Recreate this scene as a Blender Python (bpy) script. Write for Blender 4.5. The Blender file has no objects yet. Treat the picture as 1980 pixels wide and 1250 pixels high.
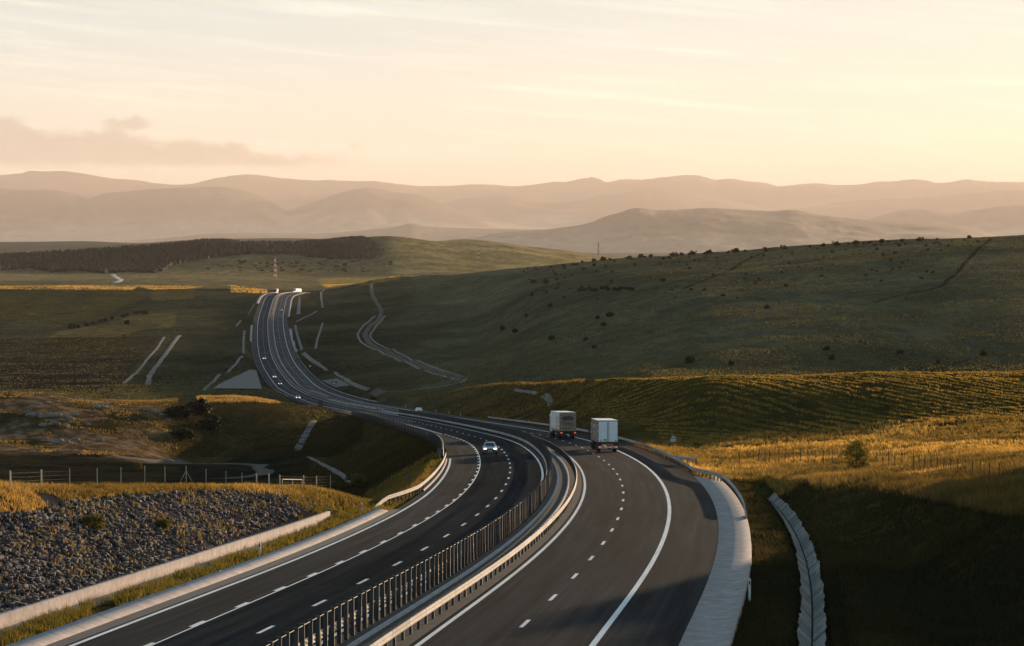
import bpy, math, random
import numpy as np
random.seed(7); rng = np.random.default_rng(11)
R = math.radians
scene = bpy.context.scene
COL = scene.collection
# ------------------------------------------------------------------ camera
FPX, CX, CY, YH = 4700.0, 990.0, 625.0, 440.0        # focal length and true horizon in photo pixels
CAMZ = 100.0
PITCH = math.atan((CY - YH) / FPX)
cd = bpy.data.cameras.new('camera'); cam = bpy.data.objects.new('camera', cd); COL.objects.link(cam)
cd.sensor_width = 36.0; cd.lens = FPX / 1980.0 * 36.0
cd.clip_start = 1.0; cd.clip_end = 300000.0
cam.location = (0, 0, CAMZ); cam.rotation_euler = (math.pi / 2 - PITCH, 0, 0)
scene.camera = cam
# ------------------------------------------------------------------ sky, sun, exposure
SUN_AZ, SUN_EL = 31.0, 4.7            # degrees right of the view axis (+Y), degrees up
UPSKY = (2.0, 2.75, 3.0, 1)
VEIL = (10.8, 9.55, 7.9, 1); VEIL2 = (7.5, 7.9, 7.7, 1)
SUN_S, SKY_S, EXPO = 5.0, 0.06, 0.95
W = bpy.data.worlds.new('World'); scene.world = W; W.use_nodes = True
nt = W.node_tree; nt.nodes.clear()
def wn(t, **k):
    n = nt.nodes.new(t)
    for a, b in k.items(): setattr(n, a, b)
    return n
sky = wn('ShaderNodeTexSky', sky_type='NISHITA', sun_disc=False)
sky.sun_elevation = R(SUN_EL); sky.sun_rotation = R(SUN_AZ); sky.altitude = 500
sky.air_density = 1.0; sky.dust_density = 1.5; sky.ozone_density = 1.0
bg = wn('ShaderNodeBackground'); bg.inputs['Strength'].default_value = SKY_S
wo = wn('ShaderNodeOutputWorld')
L = nt.links.new
tc = wn('ShaderNodeTexCoord'); sep = wn('ShaderNodeSeparateXYZ'); L(tc.outputs['Generated'], sep.inputs[0])
def math_(op, a, b=None, c=None, clamp=False):
    n = wn('ShaderNodeMath', operation=op); n.use_clamp = clamp
    for i, x in enumerate((a, b, c)):
        if x is None: continue
        if isinstance(x, (int, float)): n.inputs[i].default_value = x
        else: L(x, n.inputs[i])
    return n.outputs[0]
azim = math_('ARCTAN2', sep.outputs['X'], sep.outputs['Y'])
elev = math_('ARCSINE', sep.outputs['Z'])
def smooth(x, a, b):
    n = wn('ShaderNodeMapRange', interpolation_type='SMOOTHSTEP'); L(x, n.inputs[0])
    n.inputs[1].default_value = a; n.inputs[2].default_value = b; return n.outputs[0]
def noise2(sx, sy, scale, detail, rough=.55, ox=0.0):
    cb = wn('ShaderNodeCombineXYZ'); el_ = math_('MULTIPLY_ADD', azim, .09 if sy > 5 else 0.0, elev)
    L(math_('MULTIPLY_ADD', azim, sx, ox), cb.inputs[0]); L(math_('MULTIPLY', el_, sy), cb.inputs[1])
    n = wn('ShaderNodeTexNoise'); n.inputs['Scale'].default_value = scale; n.inputs['Detail'].default_value = detail
    n.inputs['Roughness'].default_value = rough
    L(cb.outputs[0], n.inputs['Vector']); return n.outputs[0]
D = math.pi / 180
# low bank of cloud on the left, as it hangs over the far range
n1 = noise2(1, 2.2, 46, 8, .6)
n2 = noise2(1, 1.4, 120, 6, .6, 3.1)
wob = math_('MULTIPLY_ADD', math_('SUBTRACT', n1, .5), 1.5 * D, elev)
wob = math_('MULTIPLY_ADD', math_('SUBTRACT', n2, .5), .55 * D, wob)
# top edge falls from left to right
top = math_('MULTIPLY_ADD', azim, -.105, .52 * D + .0135)
inside = smooth(math_('SUBTRACT', top, wob), -.05 * D, .30 * D)
base = smooth(math_('MULTIPLY_ADD', math_('SUBTRACT', n1, .5), .45 * D, elev), 1.32 * D, 1.55 * D)
side = math_('MULTIPLY', smooth(azim, -3.0 * D, -5.6 * D), smooth(azim, -15.5 * D, -12.5 * D))
cloud = math_('MULTIPLY', math_('MULTIPLY', inside, base), side)
# a small lump on top of the bank
def puff(a0, e0, ra, re, wa=1.2):
    dx = math_('DIVIDE', math_('ADD', azim, -a0 * D), ra * D); dy = math_('DIVIDE', math_('ADD', math_('MULTIPLY_ADD', math_('SUBTRACT', n2, .5), .9 * D, elev), -e0 * D), re * D)
    r2 = math_('ADD', math_('MULTIPLY', dx, dx), math_('MULTIPLY', dy, dy))
    return smooth(r2, 1.25, .35)
lump = math_('MULTIPLY', puff(-9.0, 2.38, .62, .2), .8)
lump2 = math_('MULTIPLY', puff(-3.65, 1.93, .25, .08), .35)
cloud = math_('MAXIMUM', math_('MAXIMUM', cloud, lump), lump2)
cloud = math_('MULTIPLY', cloud, math_('MULTIPLY_ADD', n2, .5, .55), clamp=True)
# high thin cirrus
skew = math_('MULTIPLY_ADD', azim, .10, elev)
c1 = noise2(.55, 10.0, 15, 8, .66, 9.0)
c2 = noise2(.8, 24.0, 9, 6, .62, 4.0)
tilt = wn('ShaderNodeCombineXYZ')
cir = math_('MULTIPLY', smooth(c1, .42, .74), math_('MULTIPLY_ADD', smooth(c2, .40, .68), .75, .25))
cir = math_('MULTIPLY', cir, smooth(elev, .6 * D, 3.2 * D))
cir = math_('MULTIPLY', cir, 1.6)
mixc = wn('ShaderNodeMix', data_type='RGBA', blend_type='MIX')
warm = wn('ShaderNodeMix', data_type='RGBA', blend_type='MULTIPLY'); warm.inputs[0].default_value = 1.0
warm.inputs[7].default_value = (1.0, 1.0, 1.0, 1)
# thin milky veil low in the sky
veil = wn('ShaderNodeMix', data_type='RGBA'); L(math_('MULTIPLY_ADD', smooth(elev, 17 * D, 6 * D), .82, 0.0), veil.inputs[0])
up = wn('ShaderNodeMix', data_type='RGBA', blend_type='MULTIPLY'); L(smooth(elev, 10 * D, 30 * D), up.inputs[0]); L(sky.outputs[0], up.inputs[6]); up.inputs[7].default_value = UPSKY
L(up.outputs[2], veil.inputs[6]); vc = wn('ShaderNodeMix', data_type='RGBA'); L(smooth(elev, .3 * D, 5.5 * D), vc.inputs[0]); vc.inputs[6].default_value = VEIL; vc.inputs[7].default_value = VEIL2; L(vc.outputs[2], veil.inputs[7])
SKYC = veil.outputs[2]
L(SKYC, warm.inputs[6])
CIR = wn('ShaderNodeMix', data_type='RGBA', blend_type='MIX')
L(math_('MULTIPLY', cir, .5), CIR.inputs[0]); L(warm.outputs[2], CIR.inputs[6])
cirmul = wn('ShaderNodeMix', data_type='RGBA', blend_type='MULTIPLY'); cirmul.inputs[0].default_value = 1
L(warm.outputs[2], cirmul.inputs[6]); cirmul.inputs[7].default_value = (1.45, 1.38, 1.32, 1)
L(cirmul.outputs[2], CIR.inputs[7])
clm = wn('ShaderNodeMix', data_type='RGBA', blend_type='MULTIPLY'); clm.inputs[0].default_value = 1
L(warm.outputs[2], clm.inputs[6]); clm.inputs[7].default_value = (.60, .54, .53, 1)
L(math_('MULTIPLY', cloud, .9), mixc.inputs[0]); L(CIR.outputs[2], mixc.inputs[6]); L(clm.outputs[2], mixc.inputs[7])
L(mixc.outputs[2], bg.inputs['Color']); L(bg.outputs[0], wo.inputs['Surface'])
sl = bpy.data.lights.new('sun', 'SUN'); sun = bpy.data.objects.new('sun', sl); COL.objects.link(sun)
sl.energy = SUN_S; sl.angle = R(.5); sl.color = (1.0, .70, .43)
sun.rotation_euler = (R(90 - SUN_EL), 0, R(180 - SUN_AZ)); sun.location = (300, 300, 400)
vs = scene.view_settings
vs.view_transform = 'Standard'; vs.look = 'None'; vs.exposure = EXPO; vs.gamma = 1; vs.use_curve_mapping = False
cy = scene.cycles
cy.max_bounces = 6; cy.diffuse_bounces = 2; cy.glossy_bounces = 2; cy.transmission_bounces = 3; cy.transparent_max_bounces = 6
cy.volume_bounces = 1; cy.caustics_reflective = False; cy.caustics_refractive = False
cy.use_denoising = True
try: cy.denoiser = 'OPENIMAGEDENOISE'
except Exception: pass
# ------------------------------------------------------------------ helpers
def tag(o, label=None, cat=None, group=None, kind=None):
    if label: o['label'] = label
    if cat: o['category'] = cat
    if group: o['group'] = group
    if kind: o['kind'] = kind
    return o
def empty(name, loc=(0, 0, 0), rz=0.0):
    o = bpy.data.objects.new(name, None); COL.objects.link(o)
    o.location = loc; o.rotation_euler = (0, 0, rz); o.empty_display_size = .3
    return o
def npmesh(name, V, F, mat=None, parent=None, smooth=False, uv=None, col=None, tri=False):
    """V (n,3), F (m,k) arrays -> one mesh object"""
    V = np.asarray(V, np.float32); F = np.asarray(F, np.int32)
    me = bpy.data.meshes.new(name); k = F.shape[1]; m = len(F)
    me.vertices.add(len(V)); me.vertices.foreach_set('co', V.ravel())
    me.loops.add(m * k); me.loops.foreach_set('vertex_index', F.ravel())
    me.polygons.add(m); me.polygons.foreach_set('loop_start', np.arange(0, m * k, k, dtype=np.int32))
    if smooth: me.polygons.foreach_set('use_smooth', np.ones(m, bool))
    if uv is not None:
        l = me.uv_layers.new(name='UVMap'); l.data.foreach_set('uv', np.asarray(uv, np.float32)[F.ravel()].ravel())
    if col is not None:
        a = me.color_attributes.new('cover', 'FLOAT_COLOR', 'POINT')
        c = np.ones((len(V), 4), np.float32); c[:, :col.shape[1]] = col; a.data.foreach_set('color', c.ravel())
    me.update(calc_edges=True); me.validate()
    o = bpy.data.objects.new(name, me); COL.objects.link(o)
    if mat: me.materials.append(mat)
    if parent: o.parent = parent
    return o
class MB:
    """collects polygons and links them as ONE mesh object"""
    def __init__(s): s.v = []; s.f = []; s.sm = []
    def add(s, vs, fs, sm=False):
        b = len(s.v); s.v += [tuple(map(float, p)) for p in vs]; s.f += [tuple(b + i for i in q) for q in fs]; s.sm += [sm] * len(fs)
    def box(s, c, d, rz=0.0, bev=0.0):
        x, y, z = d[0] / 2, d[1] / 2, d[2] / 2; ca, sa = math.cos(rz), math.sin(rz)
        if bev <= 0:
            P = [(i * x, j * y, k * z) for k in (-1, 1) for j in (-1, 1) for i in (-1, 1)]
            Fc = [(0, 2, 3, 1), (4, 5, 7, 6), (0, 1, 5, 4), (2, 6, 7, 3), (0, 4, 6, 2), (1, 3, 7, 5)]
        else:
            b = min(bev, x * .9, y * .9, z * .9); P = []
            rings = [(-z, b), (-z + b, 0), (z - b, 0), (z, b)]
            for zz, ins in rings:
                X, Y = x - ins, y - ins; c2 = b
                P += [(X - c2 * .6, Y, zz), (X, Y - c2 * .6, zz), (X, -Y + c2 * .6, zz), (X - c2 * .6, -Y, zz), (-X + c2 * .6, -Y, zz), (-X, -Y + c2 * .6, zz), (-X, Y - c2 * .6, zz), (-X + c2 * .6, Y, zz)]
            Fc = [tuple(range(0, 8)), tuple(range(31, 23, -1))]
            for r in range(3):
                for i in range(8):
                    a0 = r * 8 + i; a1 = r * 8 + (i + 1) % 8; Fc.append((a1, a0, a0 + 8, a1 + 8))
        s.add([(c[0] + p[0] * ca - p[1] * sa, c[1] + p[0] * sa + p[1] * ca, c[2] + p[2]) for p in P], Fc)
    def tube(s, pts, r, n=8, cap=True, sm=True):
        pts = [np.array(p, float) for p in pts]; rr = r if isinstance(r, (list, tuple)) else [r] * len(pts)
        V = []; Fc = []
        for i, p in enumerate(pts):
            t = pts[min(i + 1, len(pts) - 1)] - pts[max(i - 1, 0)]; t = t / (np.linalg.norm(t) + 1e-9)
            a = np.cross(t, (0, 0, 1)) if abs(t[2]) < .9 else np.cross(t, (0, 1, 0)); a /= np.linalg.norm(a); b = np.cross(t, a)
            V += [p + rr[i] * (math.cos(2 * math.pi * k / n) * a + math.sin(2 * math.pi * k / n) * b) for k in range(n)]
        for i in range(len(pts) - 1):
            for k in range(n):
                Fc.append((i * n + k, i * n + (k + 1) % n, (i + 1) * n + (k + 1) % n, (i + 1) * n + k))
        s.add(V, Fc, sm)
        if cap: s.add(V[:n], [tuple(range(n - 1, -1, -1))]); s.add(V[-n:], [tuple(range(n))])
    def poly(s, pts): s.add(pts, [tuple(range(len(pts)))])
    def build(s, name, mat, parent=None, bevel=0):
        me = bpy.data.meshes.new(name); me.from_pydata(s.v, [], s.f); me.update()
        me.polygons.foreach_set('use_smooth', s.sm)
        o = bpy.data.objects.new(name, me); COL.objects.link(o)
        if mat: me.materials.append(mat)
        if parent: o.parent = parent
        if bevel:
            b = o.modifiers.new('bevel', 'BEVEL'); b.width = bevel; b.segments = 2; b.limit_method = 'ANGLE'
        return o
def copy_tree(o, parent=None):
    c = o.copy(); COL.objects.link(c)
    if parent: c.parent = parent
    for ch in list(o.children): copy_tree(ch, c)
    return c
# ------------------------------------------------------------------ materials
class NT:
    def __init__(s, name):
        s.m = bpy.data.materials.new(name); s.m.use_nodes = True; s.t = s.m.node_tree
        s.b = s.t.nodes['Principled BSDF']; s.out = s.t.nodes['Material Output']
    def n(s, t, **k):
        x = s.t.nodes.new(t)
        for a, b in k.items(): setattr(x, a, b)
        return x
    def l(s, a, b): s.t.links.new(a, b)
    def coord(s, kind='Object'): return s.n('ShaderNodeTexCoord').outputs[kind]
    def mapping(s, v, scale=(1, 1, 1), rot=(0, 0, 0)):
        m = s.n('ShaderNodeMapping'); s.l(v, m.inputs[0]); m.inputs['Scale'].default_value = scale; m.inputs['Rotation'].default_value = rot; return m.outputs[0]
    def noise(s, v, scale, detail=4, rough=.55):
        n = s.n('ShaderNodeTexNoise'); s.l(v, n.inputs['Vector']); n.inputs['Scale'].default_value = scale
        n.inputs['Detail'].default_value = detail; n.inputs['Roughness'].default_value = rough; return n.outputs[0]
    def ramp(s, f, stops):
        r = s.n('ShaderNodeValToRGB'); s.l(f, r.inputs[0]); e = r.color_ramp.elements
        while len(e) < len(stops): e.new(.5)
        for q, (p, c) in zip(e, stops): q.position = p; q.color = (*c, 1) if len(c) == 3 else c
        return r.outputs[0]
    def mul(s, a, b, f=1.0):
        m = s.n('ShaderNodeMix', data_type='RGBA', blend_type='MULTIPLY'); m.inputs[0].default_value = f
        for i, x in ((6, a), (7, b)):
            if isinstance(x, (tuple, list)): m.inputs[i].default_value = (*x, 1) if len(x) == 3 else x
            else: s.l(x, m.inputs[i])
        return m.outputs[2]
    def mix(s, f, a, b):
        m = s.n('ShaderNodeMix', data_type='RGBA')
        if isinstance(f, float): m.inputs[0].default_value = f
        else: s.l(f, m.inputs[0])
        for i, x in ((6, a), (7, b)):
            if isinstance(x, (tuple, list)): m.inputs[i].default_value = (*x, 1)
            else: s.l(x, m.inputs[i])
        return m.outputs[2]
    def math(s, op, a, b=None):
        n = s.n('ShaderNodeMath', operation=op)
        for i, x in enumerate((a, b)):
            if x is None: continue
            if isinstance(x, (int, float)): n.inputs[i].default_value = x
            else: s.l(x, n.inputs[i])
        return n.outputs[0]
    def bump(s, h, strength=.4, dist=.05):
        b = s.n('ShaderNodeBump'); s.l(h, b.inputs['Height']); b.inputs['Strength'].default_value = strength; b.inputs['Distance'].default_value = dist
        s.l(b.outputs[0], s.b.inputs['Normal'])
    def set(s, col=None, rough=None, metal=None, spec=None):
        if col is not None:
            if isinstance(col, (tuple, list)): s.b.inputs['Base Color'].default_value = (*col, 1)
            else: s.l(col, s.b.inputs['Base Color'])
        if rough is not None:
            if isinstance(rough, float): s.b.inputs['Roughness'].default_value = rough
            else: s.l(rough, s.b.inputs['Roughness'])
        if metal is not None: s.b.inputs['Metallic'].default_value = metal
        if spec is not None: s.b.inputs['Specular IOR Level'].default_value = spec
        return s.m
def plain(name, col, rough=.6, metal=0.0, var=.25, scale=3.0, bump=0.0, spec=.5):
    t = NT(name); c = t.coord()
    n = t.noise(c, scale, 5, .6)
    lo = tuple(x * (1 - var) for x in col); hi = tuple(min(1, x * (1 + var)) for x in col)
    t.set(t.ramp(n, [(.3, lo), (.7, hi)]), rough, metal, spec)
    if bump: t.bump(t.noise(c, scale * 8, 4), .5, bump)
    return t.m
def emissive(name, col, strength):
    t = NT(name); t.set(col, .3); t.b.inputs['Emission Color'].default_value = (*col, 1); t.b.inputs['Emission Strength'].default_value = strength
    return t.m
# ------------------------------------------------------------------ the motorway's axis (station s, offset d to the right, height above the road)
rS = np.array([0, 40, 80, 130, 180, 230, 280, 330, 380, 430, 480, 540, 600, 680, 760, 860, 980, 1100, 1250, 1400, 1600, 1800, 2000, 2200, 2300, 2440], float)
rK = np.array([1.2, -.4, -.895, -.86, -.78, -.65, -.85, -.35, -.08, 0, -.12, -.123, -.121, -.25, .1, -.1, .2, 0, .091, .076, .038, .122, .129, 2.6, .5, 0])
rK[:8] = [1.709, -.662, -.895, -.86, -.78, -.501, -1.14, -.176]; rK[8:17] = [-.026, .073, -.171, -.123, -.121, -.397, .268, -.232, .327]; rK[17] = -.039
rZ = np.array([-16.09, -18.16, -20.32, -23.08, -25.79, -28.64, -31.66, -34.71, -37.81, -41.0, -44.22, -48.09, -51.85, -56.6, -61.11, -66.15, -70.68, -73.95, -75.63, -75.21, -72.13, -67.52, -62.89, -61.2, -68.5, -80.])
rE = np.array([.4, 1.3, 2.3, 3.2, 1.93, 1.11, .68, .98, .57, .1, -.08, .02, .11, .45, .05, -1.2, -1.2, -.82, -.56, -.39, -.37, -.62, -1.4, -2., -1, 0])
def hermite(x, xk, yk):
    m = np.gradient(yk, xk); i = np.clip(np.searchsorted(xk, x) - 1, 0, len(xk) - 2)
    h = xk[i + 1] - xk[i]; t = np.clip((x - xk[i]) / h, 0, 1)
    return (2*t**3 - 3*t**2 + 1)*yk[i] + (t**3 - 2*t**2 + t)*h*m[i] + (-2*t**3 + 3*t**2)*yk[i+1] + (t**3 - t**2)*h*m[i+1]
DS = 4.0
SG = np.arange(0, 2440, DS)
_kk = hermite(SG, rS, rK) * 1e-3
_h = .09969 + np.concatenate([[0], np.cumsum(_kk[:-1] * DS)])
_X = -8.0146 + np.concatenate([[0], np.cumsum(np.sin(_h[:-1] + _kk[:-1] * DS / 2) * DS)])
_Y = 80 + np.concatenate([[0], np.cumsum(np.cos(_h[:-1] + _kk[:-1] * DS / 2) * DS)])
_z = hermite(SG, rS, rZ); _e = hermite(SG, rS, rE)
_ns = 20; _b = -DS * np.arange(_ns, 0, -1)                       # straight back under the viewpoint
gz0 = (_z[1] - _z[0]) / DS
SG = np.concatenate([_b, SG]); _h = np.concatenate([np.full(_ns, _h[0]), _h]); _e = np.concatenate([np.full(_ns, _e[0]), _e])
_X = np.concatenate([_X[0] + np.sin(_h[0]) * _b, _X]); _Y = np.concatenate([_Y[0] + np.cos(_h[0]) * _b, _Y]); _z = np.concatenate([_z[0] + gz0 * _b, _z]) + CAMZ
def road(s, d, h=0.0):
    s = np.asarray(s, float); d = np.asarray(d, float)
    x = np.interp(s, SG, _X); y = np.interp(s, SG, _Y); z = np.interp(s, SG, _z); a = np.interp(s, SG, _h); e = np.interp(s, SG, _e)
    return np.stack(np.broadcast_arrays(x + np.cos(a) * d, y - np.sin(a) * d, z + .01 * e * np.clip(d, -14, 14) + h), -1)
def heading(s): return -float(np.interp(s, SG, _h))      # rotation about Z of something driving along +s
def station(X, Y):
    """nearest station and offset for many points"""
    X = np.asarray(X, float).ravel(); Y = np.asarray(Y, float).ravel(); s = np.zeros(len(X)); d = np.zeros(len(X))
    for a in range(0, len(X), 20000):
        x = X[a:a + 20000, None]; y = Y[a:a + 20000, None]
        i = np.argmin((x - _X) ** 2 + (y - _Y) ** 2, 1); dx = x[:, 0] - _X[i]; dy = y[:, 0] - _Y[i]
        s[a:a + 20000] = SG[i] + dx * np.sin(_h[i]) + dy * np.cos(_h[i]); d[a:a + 20000] = dx * np.cos(_h[i]) - dy * np.sin(_h[i])
    return s, d
# ------------------------------------------------------------------ noise
def vnoise(x, y, seed=0):
    xi = np.floor(x).astype(np.int64); yi = np.floor(y).astype(np.int64); fx = x - xi; fy = y - yi
    fx = fx * fx * fx * (fx * (fx * 6 - 15) + 10); fy = fy * fy * fy * (fy * (fy * 6 - 15) + 10)
    def hsh(i, j):
        n = (i * 374761393 + j * 668265263 + seed * 1442695041) & 0x7fffffff
        n = ((n ^ (n >> 13)) * 1274126177) & 0x7fffffff
        return ((n ^ (n >> 16)) & 0xffff) / 65535.0
    a = hsh(xi, yi); b = hsh(xi + 1, yi); c = hsh(xi, yi + 1); e = hsh(xi + 1, yi + 1)
    return (a + (b - a) * fx) * (1 - fy) + (c + (e - c) * fx) * fy
def fbm(x, y, oct=4, seed=0, gain=.5):
    t = 0; a = 1; tot = 0
    for o in range(oct):
        t = t + a * vnoise(x * 2 ** o + 17.3 * o, y * 2 ** o - 9.1 * o, seed + o); tot += a; a *= gain
    return t / tot - .5
# ------------------------------------------------------------------ the lie of the land: profiles along sight lines (distance, photo row at which the ground lies)
def prof(px, pts):
    Y = np.array([p[0] for p in pts], float); Z = np.array([-(p[1] - YH) * p[0] / FPX for p in pts]); return px, Y, Z
far = lambda z29: [(y_, YH + z_ * FPX / y_) for y_, z_ in ((7500, 150), (14000, 300), (26000, 460), (42000, 560), (95000, 700))]
PR = [
 prof(-900, [(30, 2400), (70, 1500), (95, 1130), (130, 900), (160, 885), (230, 930), (390, 925), (480, 875), (560, 825), (650, 770), (690, 765), (800, 790), (900, 768), (1150, 730), (1500, 672), (1900, 615), (2250, 568), (2380, 553), (2500, 560), (3100, 548), (3600, 535), (4000, 525), (4400, 508), (4800, 490), (5600, 500)] + far(0)),
 prof(53, [(30, 2600), (80, 1500), (108, 1195), (116, 1100), (126, 990), (132, 965), (141, 950), (165, 955), (230, 970), (320, 965), (420, 930), (490, 893), (540, 872), (575, 846), (605, 805), (640, 772), (665, 760), (730, 780), (800, 788), (900, 768), (1150, 730), (1500, 672), (1900, 615), (2250, 568), (2380, 553), (2500, 560), (3100, 548), (3600, 535), (4000, 527), (4400, 505), (4800, 487), (5600, 500)] + far(0)),
 prof(250, [(30, 2600), (80, 1500), (124, 1127), (134, 1045), (148, 965), (158, 948), (172, 955), (240, 975), (320, 968), (430, 927), (500, 895), (550, 873), (585, 848), (615, 812), (650, 785), (690, 775), (740, 785), (800, 790), (900, 768), (1150, 730), (1500, 670), (1900, 612), (2250, 567), (2350, 557), (2500, 562), (3100, 546), (3600, 533), (4000, 525), (4400, 500), (4800, 474), (5600, 495)] + far(0)),
 prof(450, [(30, 2600), (80, 1500), (146, 1058), (158, 990), (168, 955), (178, 946), (192, 955), (250, 975), (330, 965), (420, 932), (495, 903), (550, 875), (590, 845), (625, 812), (660, 778), (690, 767), (740, 782), (820, 788), (900, 768), (1150, 728), (1500, 668), (1900, 612), (2250, 565), (2330, 557), (2500, 562), (3100, 546), (3600, 535), (4000, 520), (4400, 495), (4800, 468), (5600, 490)] + far(0)),
 prof(600, [(30, 2600), (80, 1500), (172, 985), (184, 958), (196, 948), (210, 955), (270, 965), (330, 950), (400, 930), (450, 910), (500, 893), (540, 880), (600, 845), (650, 815), (690, 793), (715, 787), (760, 790), (900, 772), (1050, 748), (1150, 735), (1350, 690), (1500, 667), (1900, 607), (2250, 566), (2400, 566), (2700, 558), (3100, 545), (3600, 540), (4000, 525), (4400, 498), (4800, 470), (5600, 488)] + far(0)),
 prof(750, [(30, 2600), (80, 1500), (200, 985), (250, 985), (310, 960), (380, 928), (430, 912), (500, 885), (560, 860), (620, 835), (700, 800), (770, 782), (800, 775), (850, 768), (900, 758), (1150, 712), (1500, 660), (1900, 597), (2300, 546), (2450, 537), (2600, 545), (3100, 545), (3600, 538), (4000, 520), (4400, 490), (4800, 462), (5000, 456), (5600, 480)] + far(0)),
 prof(900, [(30, 2600), (80, 1500), (250, 930), (320, 900), (400, 865), (500, 830), (600, 806), (650, 792), (695, 770), (728, 756), (748, 752), (785, 760), (815, 755), (860, 744), (900, 733), (1150, 697), (1500, 650), (1900, 582), (2200, 534), (2300, 528), (2450, 540), (2800, 550), (3600, 535), (4000, 522), (4400, 503), (4800, 480), (5200, 465), (5400, 463), (6000, 480)] + far(0)),
 prof(1050, [(30, 2600), (80, 1450), (250, 920), (350, 870), (425, 836), (500, 806), (550, 772), (585, 748), (605, 741), (640, 752), (700, 760), (760, 746), (900, 696), (1150, 634), (1500, 575), (1900, 535), (2100, 520), (2200, 514), (2350, 528), (2700, 550), (3600, 540), (4400, 515), (4800, 495), (5400, 480), (6000, 485)] + far(0)),
 prof(1200, [(30, 2600), (80, 1450), (250, 920), (335, 858), (362, 846), (400, 812), (435, 776), (460, 748), (478, 736), (492, 734), (520, 748), (570, 762), (630, 757), (720, 741), (900, 660), (1150, 588), (1500, 537), (1900, 510), (2050, 503), (2150, 499), (2300, 515), (2700, 545), (3600, 540), (4400, 525), (5400, 500), (6000, 500)] + far(0)),
 prof(1400, [(30, 2600), (80, 1420), (220, 944), (270, 905), (305, 884), (330, 864), (350, 838), (368, 790), (386, 748), (396, 734), (408, 728), (430, 745), (480, 762), (600, 752), (720, 725), (800, 676), (900, 628), (1100, 560), (1400, 517), (1700, 497), (1950, 487), (2080, 500), (2400, 530), (3600, 540), (5400, 505), (6000, 500)] + far(0)),
 prof(1650, [(30, 2600), (80, 1380), (100, 1235), (130, 1110), (160, 1035), (182, 955), (195, 932), (206, 925), (225, 922), (260, 896), (300, 872), (335, 842), (362, 792), (388, 742), (402, 728), (415, 724), (440, 742), (500, 760), (600, 748), (720, 724), (800, 665), (900, 611), (1050, 552), (1250, 509), (1500, 482), (1710, 470), (1850, 485), (2300, 520), (3600, 540), (5400, 505), (6000, 500)] + far(0)),
 prof(1927, [(30, 2600), (80, 1380), (100, 1245), (110, 1190), (124, 1090), (138, 1000), (148, 965), (158, 950), (175, 940), (205, 908), (250, 880), (300, 852), (340, 812), (372, 768), (400, 733), (420, 722), (450, 738), (500, 752), (600, 738), (720, 718), (800, 656), (900, 592), (1050, 527), (1200, 492), (1400, 464), (1530, 455), (1650, 466), (2100, 500), (3600, 540), (5400, 505), (6000, 500)] + far(0)),
 prof(2500, [(30, 2500), (80, 1200), (100, 1080), (130, 950), (160, 905), (200, 880), (260, 862), (320, 800), (380, 738), (430, 706), (470, 712), (600, 720), (800, 690), (1000, 600), (1200, 490), (1350, 430), (1420, 420), (1600, 430), (2100, 480), (3600, 540), (6000, 500)] + far(0)),
 prof(3700, [(30, 2400), (80, 1120), (110, 960), (160, 850), (220, 830), (300, 790), (420, 700), (600, 690), (800, 620), (1000, 510), (1150, 430), (1250, 415), (1450, 420), (2100, 470), (3600, 520), (6000, 500)] + far(0)),
 prof(6800, [(30, 2400), (80, 1120), (160, 850), (300, 770), (420, 690), (600, 670), (800, 590), (1000, 500), (1150, 440), (1300, 430), (2100, 470), (3600, 520), (6000, 500)] + far(0)),
]
def pchip(x, y, xq):
    h = np.diff(x); dl = np.diff(y) / h; m = np.zeros(len(x))
    for i in range(1, len(x) - 1):
        if dl[i-1] * dl[i] > 0:
            w1 = 2*h[i] + h[i-1]; w2 = h[i] + 2*h[i-1]; m[i] = (w1 + w2) / (w1/dl[i-1] + w2/dl[i])
    m[0] = dl[0]; m[-1] = dl[-1]
    i = np.clip(np.searchsorted(x, xq) - 1, 0, len(x) - 2); t = np.clip((xq - x[i]) / h[i], 0, 1); H = h[i]
    return (2*t**3-3*t**2+1)*y[i] + (t**3-2*t**2+t)*H*m[i] + (-2*t**3+3*t**2)*y[i+1] + (t**3-t**2)*H*m[i+1]
TPX = np.array([p[0] for p in PR], float)
AN = np.array([(145, 665, 2380), (141, 665, 2380), (158, 690, 2350), (178, 690, 2330), (196, 715, 2400), (215, 775, 2450), (230, 748, 2300), (230, 605, 2200), (225, 485, 2150), (212, 398, 1950), (195, 408, 1710), (142, 420, 1530), (125, 432, 1420), (115, 424, 1250), (115, 424, 1300)], float)
LA = np.log(np.concatenate([np.full((len(AN), 1), 24.0), AN, np.full((len(AN), 1), 95000.0)], 1))     # matching points along every profile
PN = 640
def p2ly(la, p): return np.array([np.interp(p, np.arange(5.0), r) for r in la])
PG = np.linspace(0, 4, PN)
TZ = np.array([pchip(np.log(pr[1]), pr[2], np.interp(PG, np.arange(5.0), la)) for pr, la in zip(PR, LA)])
TQX = np.arange(-900, 6801, 25.0)
TQ = np.array([pchip(TPX, TZ[:, j], TQX) for j in range(PN)]).T
TLA = np.array([pchip(TPX, LA[:, j], TQX) for j in range(5)]).T
def smoothstep(x, a, b):
    t = np.clip((x - a) / (b - a), 0, 1); return t * t * (3 - 2 * t)
SHADE_RISE = 18.0
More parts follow.
